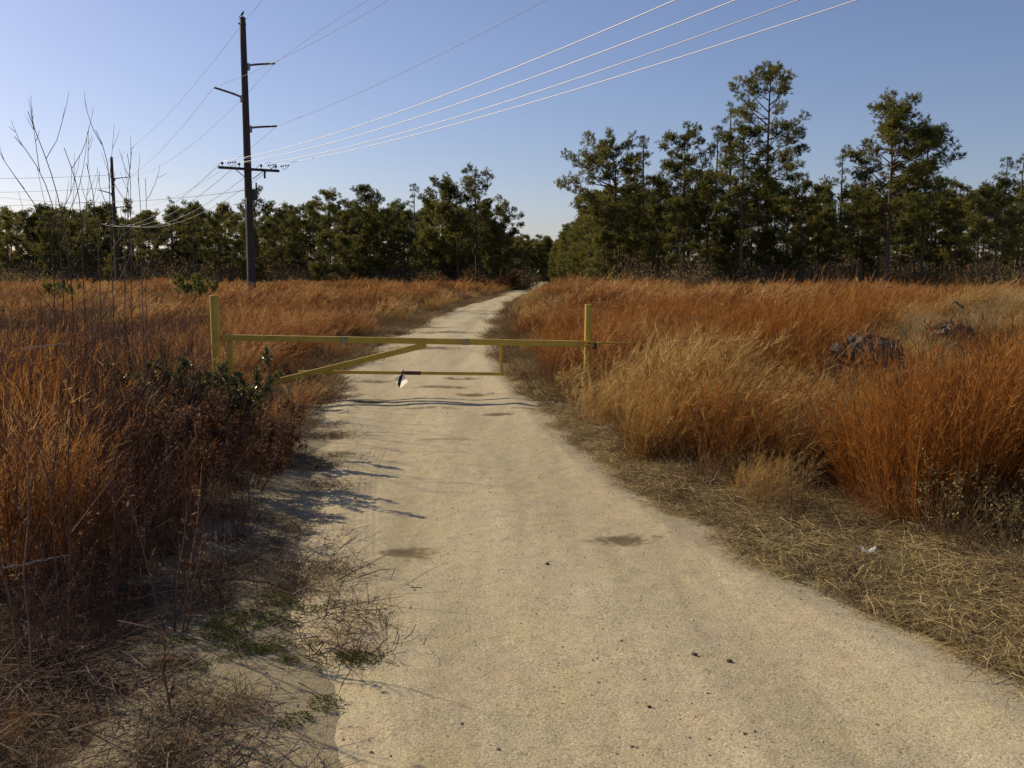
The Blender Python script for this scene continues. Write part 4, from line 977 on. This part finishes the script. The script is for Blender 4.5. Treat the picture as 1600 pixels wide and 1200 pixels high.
def undergrowth():
    pr_ = []
    for k in range(4):
        rg2 = np.random.default_rng(470+k); b = MB(); n = 900
        p = rg2.normal(0, 1, (n, 3))*np.array([.75, .75, .55]); p[:, 2] = np.abs(p[:, 2])*1.15+.05; p = p[np.linalg.norm(p*np.array([.8, .8, .7]), axis=1) < 1.5]
        p += .18*np.sin(p[:, [1, 2, 0]]*5); leafquads(b, p, rg2.normal(0, 1, p.shape), .16, .07, rg2)
        for _ in range(10):
            a = rg2.uniform(0, 6.28); b.tube([(0, 0, -.1), (.5*math.cos(a), .5*math.sin(a), .8), (.9*math.cos(a), .9*math.sin(a), 1.7)], [.03, .02, .008], 4, mi=1)
        pr_.append(b.mesh('undergrowth_bush', [M['under'], M['twig']]))
    X, Y = [], []
    x = rg.uniform(-78, .5, 1300); y = 106 + rg.uniform(-2, 30, 1300); X.append(x); Y.append(y)
    x = rg.uniform(8.5, 50, 1000); y = 68 + rg.uniform(-4.5, 30, 1000); X.append(x); Y.append(y)
    x = rg.uniform(9, 70, 380); y = rg.uniform(98, 112, 380); X.append(x); Y.append(y)
    y = rg.uniform(80, 330, 260); x = xr(y) + 6.5 + rg.uniform(-1.5, 6, 260); X.append(x); Y.append(y)
    y = rg.uniform(98, 200, 70); x = xl(y) - 3.5 - rg.uniform(0, 6, 70); X.append(x); Y.append(y)
    x = rg.uniform(-5, 24, 120); y = rg.uniform(232, 262, 120); X.append(x); Y.append(y)
    x, y = np.concatenate(X), np.concatenate(Y); n = len(x)
    scatter('undergrowth', 'brown and olive undergrowth filling the foot of the woods', 'undergrowth', pr_, x, y, rg.integers(0, 4, n), rg.uniform(.7, 1.5, n)*np.where((x < 1) & (y > 112), 1.6, 1.0)*np.where((x > 8) & (y > 74) & (y < 98), 1.35, 1.0), None, .05, 8)
undergrowth()
M['stone'] = plant_mat('mixed_gravel', [(.27, .22, .155), (.40, .34, .24), (.58, .52, .43)], trans=0, inst=.9, rough=.9)
gravel()

# ------------------------------------------------------------------ plants that stand on their own
def plant(name, px, py, me_or_pair, label, cat, group=None, scale=1.0, rz=0.0, parts=('stems', 'leaves'), Y=None):
    if Y is None: g = G(px, py); x, y = g[0], g[1]
    else: x, y = P(px, 500, Y)[0], Y
    if isinstance(me_or_pair, tuple):
        e = empty(name, (x, y, ground_at(x, y)), rz); e.scale = (scale,)*3
        for nm, me in zip(parts, me_or_pair): link(nm, me, e)
    else:
        e = link(name, me_or_pair); e.location = (x, y, ground_at(x, y)); e.rotation_euler = (0, 0, rz); e.scale = (scale,)*3
    return tag(e, label, cat, group)
GC = 'big clumps of tall grass near the road'
def bigclump(seed, H, n, Rr, mat, lean=(.06, 0), sp=.30): return broom(seed, H, n, Rr, mat, lean, spread=sp, w=.0042, fluff=16, fl=.07, bend=.18, fs=.35, fn=.36)
plant('grass_clump', 1440, 818, bigclump(500, 1.25, 420, .30, 'rust'), 'tall rust orange grass clump second from the left in the right clump row', 'grass clump', GC)
plant('grass_clump', 1545, 812, bigclump(501, 1.28, 460, .34, 'rust'), 'tallest dense rust clump near the right edge of the photo', 'grass clump', GC)
plant('grass_clump', 1625, 800, bigclump(502, 1.3, 420, .32, 'rust'), 'rust grass clump cut by the right edge of the photo', 'grass clump', GC)
plant('grass_clump', 1385, 790, bigclump(503, 1.08, 300, .24, 'rust', (.04, 0), .42), 'shorter rust clump leaning left at the start of the right clump row', 'grass clump', GC)
plant('grass_clump', 1500, 765, bigclump(504, 1.25, 380, .34, 'orange'), 'orange grass clump standing behind the two tallest rust clumps', 'grass clump', GC)
plant('grass_clump', 1335, 745, bigclump(505, .62, 150, .22, 'dull', (-.1, 0), .5), 'short brown clump in front of the dark debris pile', 'grass clump', GC)
plant('grass_clump', 1018, 722, bigclump(506, .72, 240, .20, 'gold', (.30, -.05), .45), 'golden clump right at the road edge below the right gate post', 'grass clump', GC)
plant('grass_clump', 1085, 728, bigclump(507, .88, 280, .24, 'gold', (.50, 0), .35), 'golden feathery clump arching over to the right in mid verge', 'grass clump', GC)
plant('grass_clump', 1160, 735, bigclump(508, .82, 260, .24, 'gold', (.55, .05), .35), 'straw coloured clump bent to the right behind the thin dark stalk', 'grass clump', GC)
plant('grass_clump', 10, 905, bigclump(509, 1.0, 150, .20, 'orange', (.05, 0), .25), 'orange clump rising among dark weeds at the left edge', 'grass clump', GC)
plant('grass_clump', 82, 890, bigclump(510, .92, 130, .16, 'orange', (.06, 0), .25), 'orange clump in dark weeds just right of the left edge clump', 'grass clump', GC)
plant('grass_clump', 8, 790, bigclump(511, 1.25, 260, .26, 'rust', (.05, 0), .3), 'tall dull rust clump cut by the left edge of the photo', 'grass clump', GC)
plant('grass_clump', 400, 668, bigclump(512, .32, 120, .24, 'orange', (.1, 0), .6), 'small orange brown clump by the foot of the left gate post', 'grass clump', GC)

plant('leafy_shrub', 335, 712, bush(520, .90, .78, 18, 27, 'shrubleaf', L=.036, Wd=.021), 'dark shrub with shiny glinting leaves in front of the left gate post', 'shrub', 'shrubs by the left gate post')
plant('leafy_shrub', 250, 700, bush(521, .80, .7, 15, 24, 'shrubleaf', L=.035, Wd=.02), 'lower dark leafy shrub left of the shrub by the gate post', 'shrub', 'shrubs by the left gate post')
GB = 'brown twiggy bushes on the left verge'
plant('twiggy_bush', 385, 770, bush(522, .72, .55, 13, 9, 'weedleaf', L=.035, Wd=.016), 'brown twiggy bush casting its shadow onto the road', 'bush', GB)
plant('twiggy_bush', 300, 785, bush(523, .78, .6, 13, 9, 'weedleaf', L=.035, Wd=.016), 'dark brown twiggy bush left of the one shading the road', 'bush', GB)
plant('twiggy_bush', 200, 800, bush(524, .8, .6, 12, 4, 'weedleaf', L=.035, Wd=.016), 'dense brown twiggy bush behind the orange left clumps', 'bush', GB)
plant('twiggy_bush', 425, 655, bush(525, .28, .45, 11, 5, 'weedleaf', L=.035, Wd=.016), 'low brown bush under the lower end of the diagonal brace', 'bush', GB)
plant('twiggy_bush', 465, 610, bush(526, .38, .5, 10, 5, 'weedleaf', L=.035, Wd=.018), 'very low brown bush behind the gate at the left road edge', 'bush', GB)
GY = 'yellow green bushes in the far left field'
plant('field_bush', 325, 0, bush(530, 1.5, 1.1, 12, 8, 'brightleaf', L=.14, Wd=.08), 'yellow green bush in the far field left of the tall pole', 'bush', GY, Y=52)
plant('field_bush', 298, 0, bush(531, 1.45, .9, 10, 8, 'brightleaf', L=.14, Wd=.08), 'smaller yellow green bush beside the one left of the tall pole', 'bush', GY, Y=55)
plant('field_bush', 100, 0, bush(532, 1.3, 1.2, 11, 7, 'brightleaf', L=.12, Wd=.07), 'olive bush behind the weeds at far left', 'bush', GY, Y=40)
plant('field_bush', 682, 0, bush(533, 1.9, 1.8, 12, 8, 'weedleaf', L=.16, Wd=.09), 'rust brown bush at the wood edge left of the distant road bend', 'bush', 'brown bushes by the distant road', Y=80)
plant('field_bush', 790, 0, bush(534, 2.0, 1.7, 12, 8, 'weedleaf', L=.16, Wd=.09), 'dark brown bush where the road vanishes', 'bush', 'brown bushes by the distant road', Y=92)
plant('field_bush', 735, 0, bush(535, 1.6, 1.7, 12, 8, 'weedleaf', L=.16, Wd=.09), 'rust brown bush between two others left of the road bend', 'bush', 'brown bushes by the distant road', Y=84)

GS = 'dried flower weeds in the right grass'
plant('seed_head_weed', 1462, 842, weed(540, .55, 5, .10, .1, 'weed', 'plume', True), 'dried weed with pale fluffy heads before the rust clumps', 'weed', GS)
plant('seed_head_weed', 1568, 862, weed(541, .48, 6, .12, .1, 'weed', 'plume', True), 'dried weed with pale fluffy heads nearest the right edge', 'weed', GS)
plant('seed_head_weed', 1500, 760, weed(542, .6, 4, .10, .1, 'weed', 'plume', True), 'tallest pale headed dried weed standing among the rust clumps', 'weed', GS, 1.2)
plant('dark_stalk', 1112, 742, weed(543, .85, 1, .02, .25), 'single thin dark stalk standing before the straw coloured clump', 'weed', 'single dark stalks')
plant('dark_stalk', 1283, 778, weed(544, .62, 1, .02, .25), 'single thin dark stalk in the brown hollow at right', 'weed', 'single dark stalks')
GT = 'tall dark stalks close at left'
for k, (px, py, H, nst, lab) in enumerate(((48, 1080, 1.0, 2, 'forked dark stalk nearest us at the lower left'), (270, 985, .75, 4, 'fan of dark twigs at the edge of the left weeds'), (330, 950, .5, 3, 'short fan of twigs reaching over the sand'), (105, 990, 1.1, 2, 'tall dark stalk right of the forked one at lower left'), (190, 940, .95, 3, 'dark branching stalks between the left clumps and the sand'), (262, 1120, .3, 1, 'small pale broken stalk low at the front left'))):
    plant('weed_stalk', px, py, weed(550+k, H, nst, .06, .5, r=.0055), lab, 'weed', GT)

# bare saplings: stems traced in the plane they stand in, each at its own distance
def sapling(px0, pts, Y, label, seed, nb=7, r=.012):
    rg2 = np.random.default_rng(seed); x0 = P(px0, 560, Y)[0]; g = float(gz(x0, Y)); o = np.array([x0, Y, g])
    e = empty('bare_sapling', o); tag(e, label, 'sapling', 'bare saplings at the left')
    p = [np.array([0, 0, -.1])] + [P(a, c, Y) - o for a, c in pts]
    p = np.array(p); p[:, 1] += np.cumsum(rg2.normal(0, .05, len(p)))*np.linspace(0, 1, len(p))
    s = np.r_[0, np.cumsum(np.linalg.norm(np.diff(p, axis=0), axis=1))]; q = np.linspace(0, s[-1], 16)
    st = np.stack([smooth(np.interp(q, s, p[:, c]), 3) for c in range(3)], -1); st[0] = p[0]
    b = MB(); b.tube(st, np.linspace(r, .0035, 16), 6); link('stem', b.mesh('sapling_stem', M['twig'], True), e)
    b = MB()
    nb = max(2, int(nb*.62))
    for f in np.linspace(.45, .93, nb) + rg2.uniform(-.04, .04, nb):
        pb = np.array([np.interp(f*s[-1], q, st[:, c]) for c in range(3)]); a = rg2.uniform(0, 6.28); L = s[-1]*rg2.uniform(.14, .34)*(1.25-.7*f)
        d0 = np.array([math.cos(a)*.6, math.sin(a)*.5, .75]); d0 /= np.linalg.norm(d0); t = np.linspace(0, 1, 7)[:, None]
        br = pb + d0*L*t + np.array([-d0[0]*.3*L, 0, .30*L])*t**2 + np.cumsum(rg2.normal(0, .008*L, (7, 3)), 0); b.tube(br, np.linspace(.0048, .0018, 7), 4, cap=False)
        for f2 in (.35, .6, .8):
            if rg2.random() < .4:
                i = int(f2*6); d1 = rot_about(d0, np.array([0, 1.0, 0]), rg2.choice([-1, 1])*rg2.uniform(.3, .7)); L1 = L*rg2.uniform(.2, .45)
                b.tube([br[i], br[i]+d1*L1*.5, br[i]+d1*L1+np.array([0, 0, .12*L1])], [.004, .003, .0015], 3, cap=False)
    link('branches', b.mesh('sapling_branches', M['twig'], True), e)
SAP = [
 (116, [(112, 440), (98, 328), (80, 258), (65, 211), (55, 170)], 10.0, 'tallest bare sapling, leaning left, near the left edge', 9),
 (100, [(96, 400), (82, 321), (60, 267), (44, 239), (16, 207)], 10.6, 'bare sapling bending far left beside the tallest one', 9),
 (84, [(82, 380), (65, 328), (44, 305), (19, 270)], 9.6, 'lowest leftward sapling with sparse twigs', 6),
 (132, [(131, 430), (128, 347), (127, 295), (114, 260), (104, 225)], 10.8, 'slim bare sapling midway between the tallest one and the far pole', 6),
 (158, [(157, 430), (153, 344), (142, 293), (129, 247)], 11.2, 'forked bare sapling left of the far pole', 8),
 (178, [(176, 440), (173, 347), (172, 260), (168, 230), (152, 198)], 11.6, 'straight bare sapling touching the far pole on its left', 9),
 (194, [(193, 420), (193, 310), (197, 272), (196, 226)], 12.0, 'bare sapling touching the far pole on its right', 8),
 (206, [(205, 420), (206, 300), (208, 270), (202, 235)], 12.4, 'curved bare sapling second to the right of the far pole', 6),
 (222, [(221, 400), (221, 320), (218, 272)], 12.8, 'thin upright sapling farthest right of the group', 4),
 (228, [(227, 420), (226, 330), (225, 272)], 13.4, 'hair thin sapling behind the farthest right one', 3),
]
for k, (px0, pts, Y, lab, nb) in enumerate(SAP): sapling(px0, pts, Y, lab, 600+k, nb, .0080 if k < 6 else .0062)

# ------------------------------------------------------------------ debris on the bank, sticks, litter
def rootpile(name, px, Y, zc, label, seed, size, log=True):
    rg2 = np.random.default_rng(seed); x = P(px, 540, Y)[0]; g = float(gz(x, Y)); e = empty(name, (x, Y, g)); tag(e, label, 'debris pile', 'debris piles on the grassy bank')
    b = MB()                                                         # clod of earth: a lumpy closed shell
    nu, nv = 34, 18; u = np.arange(nu)*2*math.pi/nu; v = np.linspace(.02, math.pi-.02, nv); U, V = np.meshgrid(u, v)
    D = np.stack([np.cos(U)*np.sin(V), np.sin(U)*np.sin(V), np.cos(V)], -1)
    rr = 1 + .5*(vnoise(D[..., 0]*2+D[..., 2]*1.3+5, D[..., 1]*2-D[..., 2]+5, .55, seed)-.5) + .35*(vnoise(D[..., 0]*2+D[..., 2]+9, D[..., 1]*2+D[..., 2]*2, .22, seed+1)-.5)
    pv = D*rr[..., None]*np.array([.68, .5, .36])*size + np.array([0, 0, zc]); i = (np.arange(nv-1)*nu)[:, None]; j = np.arange(nu)[None]; jn = (j+1) % nu
    b.add(pv.reshape(-1, 3), np.stack([i+j, i+nu+j, i+nu+jn, i+jn], -1).reshape(-1, 4))
    for _ in range(30):
        a = rg2.uniform(0, 6.28); el = rg2.uniform(-.2, 1.4); d = np.array([math.cos(a)*math.cos(el), math.sin(a)*math.cos(el), math.sin(el)])
        p = d*np.array([.55, .4, .30])*size + np.array([0, 0, zc]); t = np.linspace(0, 1, 7)[:, None]; L = rg2.uniform(.12, .38)*size
        r_ = p + d*L*t + rg2.normal(0, .35, 3)*L*t**2 + np.cumsum(rg2.normal(0, .02, (7, 3)), 0); b.tube(r_, np.linspace(rg2.uniform(.006, .018), .003, 7), 5, tint=rg2.random(), mi=1)
    link('root_clod', b.mesh('root_clod', [M['clod'], M['root']]), e)
    if log:
        c0 = np.array([-.40, -.25, zc+.13])*size; c1 = c0 + np.array([.75, .35, .05])*size; b = MB(); t = np.linspace(0, 1, 8)[:, None]
        b.tube(c0+(c1-c0)*t, .15*size*(1+.08*rg2.normal(0, 1, 8)), 16, cap=False); lg = link('log', b.mesh('log', M['bark'], True), e)
        b = MB(); ax = (c1-c0)/np.linalg.norm(c1-c0); b.tube([c0-ax*.012, c0-ax*.002, c0+ax*.02], [.135*size, .15*size, .15*size], 16); link('sawn_end', b.mesh('sawn_end', M['hollow']), lg)
        b = MB(); th = np.linspace(1.6, 4.6, 18); ref = np.cross(ax, [0, 0, 1.0]); ref /= np.linalg.norm(ref); up_ = np.cross(ref, ax)
        b.tube(c0-ax*.014 + .142*size*(np.cos(th)[:, None]*(-ref)*-1 + np.sin(th)[:, None]*up_), np.r_[.006, np.full(16, .017), .006]*size, 6); link('pale_rim', b.mesh('pale_rim', M['logend'], True), lg)
    b = MB(); n = 170; a = rg2.uniform(0, 6.28, n); r_ = rg2.random(n); p = np.stack([.65*size*np.cos(a), .5*size*np.sin(a)-.1, zc-.25*size+rg2.uniform(-.15, .3, n)*size], -1); leafquads(b, p, rg2.normal(0, 1, (n, 3)), .06, .035, rg2); link('leaves', b.mesh('pile_leaves', M['weedleaf']), e)
def clod_mat():
    m, n, l, p = nmat('dark_earth'); f = noise(n, l, 9, 8, .75, objco(n)); l.new(ramp(n, l, f, [(.3, (.07, .05, .03)), (.6, (.19, .14, .085)), (.8, (.32, .25, .16))]), p.inputs['Base Color']); p.inputs['Roughness'].default_value = .95; bump(n, l, f, 1, .06, p); return m
M['clod'] = clod_mat(); M['root'] = plant_mat('brown_root', [(.06, .035, .02), (.16, .10, .06), (.30, .22, .14)], trans=0); M['hollow'] = simple('rotten_log_core', (.07, .035, .025), .9)
rootpile('debris_pile', 1356, 10.9, .46, 'dark earth and log pile with a pale rimmed log end on the bank', 700, .56)
rootpile('debris_pile', 1485, 13.6, .16, 'smaller tangle of roots on top of the pale grass bank', 701, .42, False)
b = MB(); o = P(1485, 487, 13.5); t = np.linspace(0, math.pi, 10); b.tube(np.stack([.10*np.cos(t), .03*np.sin(2*t), .10*np.sin(t)-.03+.02*np.cos(3*t)], -1), np.linspace(.015, .007, 10), 6)
ar = link('root_arch', b.mesh('root_arch', M['twig'], True)); ar.location = tuple(P(1494, 480, 13.45)); tag(ar, 'loop of bare root arching above the root tangle', 'root')

GK = 'pale dead sticks'
def stick(pxs, lab, r=.006, mat='deadwood', lift=.03, hs=None, Y=None):
    """hs: heights above ground at each point; lying on the ground otherwise"""
    p = []
    for k, (a, c) in enumerate(pxs):
        if Y is None: g = G(a, c); p.append([g[0], g[1], ground_at(g[0], g[1]) + (hs[k] if hs else lift)])
        else: p.append(P(a, c, Y + .08*k))
    p = np.array(p); o = p[0].copy(); p -= o
    b = MB(); q = np.linspace(0, len(p)-1, 12); b.tube(np.stack([np.interp(q, np.arange(len(p)), p[:, c]) for c in range(3)], -1) + np.random.default_rng(len(lab)).normal(0, .004, (12, 3)), np.linspace(r, r*.5, 12), 5)
    s = link('dead_stick', b.mesh('dead_stick', M[mat], True)); s.location = tuple(o); tag(s, lab, 'stick', GK)
stick([(-5, 890), (60, 876), (103, 868)], 'pale dead stick jutting across the weeds at the left edge', .007, Y=4.3)
stick([(38, 545), (70, 542), (105, 536)], 'thin pale stick high in the weeds at upper left', .006, Y=6.0)
stick([(918, 636), (912, 622), (903, 608)], 'short pale stick leaning by the right gate post', .010, Y=11.7)
stick([(922, 641), (955, 641), (992, 638)], 'long thin stick lying in the grass right of the gate post', .007, hs=(.06, .10, .09))
stick([(1106, 770), (1122, 760), (1150, 752)], 'arched pale stalk over the straw beside the golden clumps', .006, hs=(.03, .12, .10))
stick([(1412, 812), (1414, 838)], 'short pale upright stem before the rust clumps', .005, Y=5.7)
stick([(320, 928), (380, 925), (455, 925)], 'long dark twig lying out over the sandy left edge', .005, 'weed', hs=(.08, .07, .03))
stick([(355, 860), (395, 850), (405, 835)], 'dark twig poking from the weeds onto the sand', .005, 'weed', hs=(.04, .06, .07))
stick([(500, 1007), (520, 1012), (548, 1026)], 'low dark runner trailing from green weeds to the road', .006, 'weed', hs=(.02, .02, .015))
stick([(450, 632), (500, 630), (560, 640)], 'dark thin twig lying across the left edge below the gate', .006, 'weed', hs=(.03, .03, .02))
def scrap():
    g = G(1360, 881); e = empty('paper_scrap', (g[0], g[1], ground_at(g[0], g[1])+.085), .2); tag(e, 'white crumpled paper scrap lying in the straw at right', 'litter')
    b = MB(); xs = np.linspace(-.06, .06, 7); ys = np.linspace(-.018, .018, 4); X, Y = np.meshgrid(xs, ys); Z = .014*np.sin(X*90)+.01*np.cos(Y*110+X*40)
    i = (np.arange(3)*7)[:, None]+np.arange(6)[None]; q = np.stack([i, i+1, i+8, i+7], -1).reshape(-1, 4); b.add(np.stack([X, Y, Z], -1), q); b.add(np.stack([X, Y, Z-.002], -1), q[:, ::-1]); link('sheet', b.mesh('paper_sheet', M['litter']), e)
scrap()
def stone(px, py, r, lab, name='pebble', mat='clod', cat='stone', grp='dark pebbles on the road'):
    g = G(px, py); rg2 = np.random.default_rng(px); b = MB(); nu, nv = 12, 7; u = np.arange(nu)*2*math.pi/nu; v = np.linspace(.05, math.pi-.05, nv); U, V = np.meshgrid(u, v)
    D = np.stack([np.cos(U)*np.sin(V), np.sin(U)*np.sin(V)*.8, np.cos(V)*.55], -1)*r*(1+.25*rg2.normal(0, .5, U.shape))[..., None]; i = (np.arange(nv-1)*nu)[:, None]; j = np.arange(nu)[None]; jn = (j+1) % nu
    b.add(D.reshape(-1, 3), np.stack([i+j, i+nu+j, i+nu+jn, i+jn], -1).reshape(-1, 4)); o = link(name, b.mesh(name, M[mat], True)); o.location = (g[0], g[1], ground_at(g[0], g[1])+r*.3); tag(o, lab, cat, grp)
stone(1085, 1030, .013, 'dark pebble left of its twin low on the road'); stone(1139, 1037, .014, 'dark pebble right of its twin low on the road')
stone(855, 889, .013, 'small dark clod in the middle of the road', 'earth_clod', cat='clod', grp='dark clods on the road'); stone(1243, 901, .013, 'dark clod at the road side before the straw', 'earth_clod', cat='clod', grp='dark clods on the road')
stone(1014, 1113, .009, 'lowest dark pebble near the bottom of the road'); stone(555, 782, .011, 'dark clod in the left wheel track', 'earth_clod', cat='clod', grp='dark clods on the road')
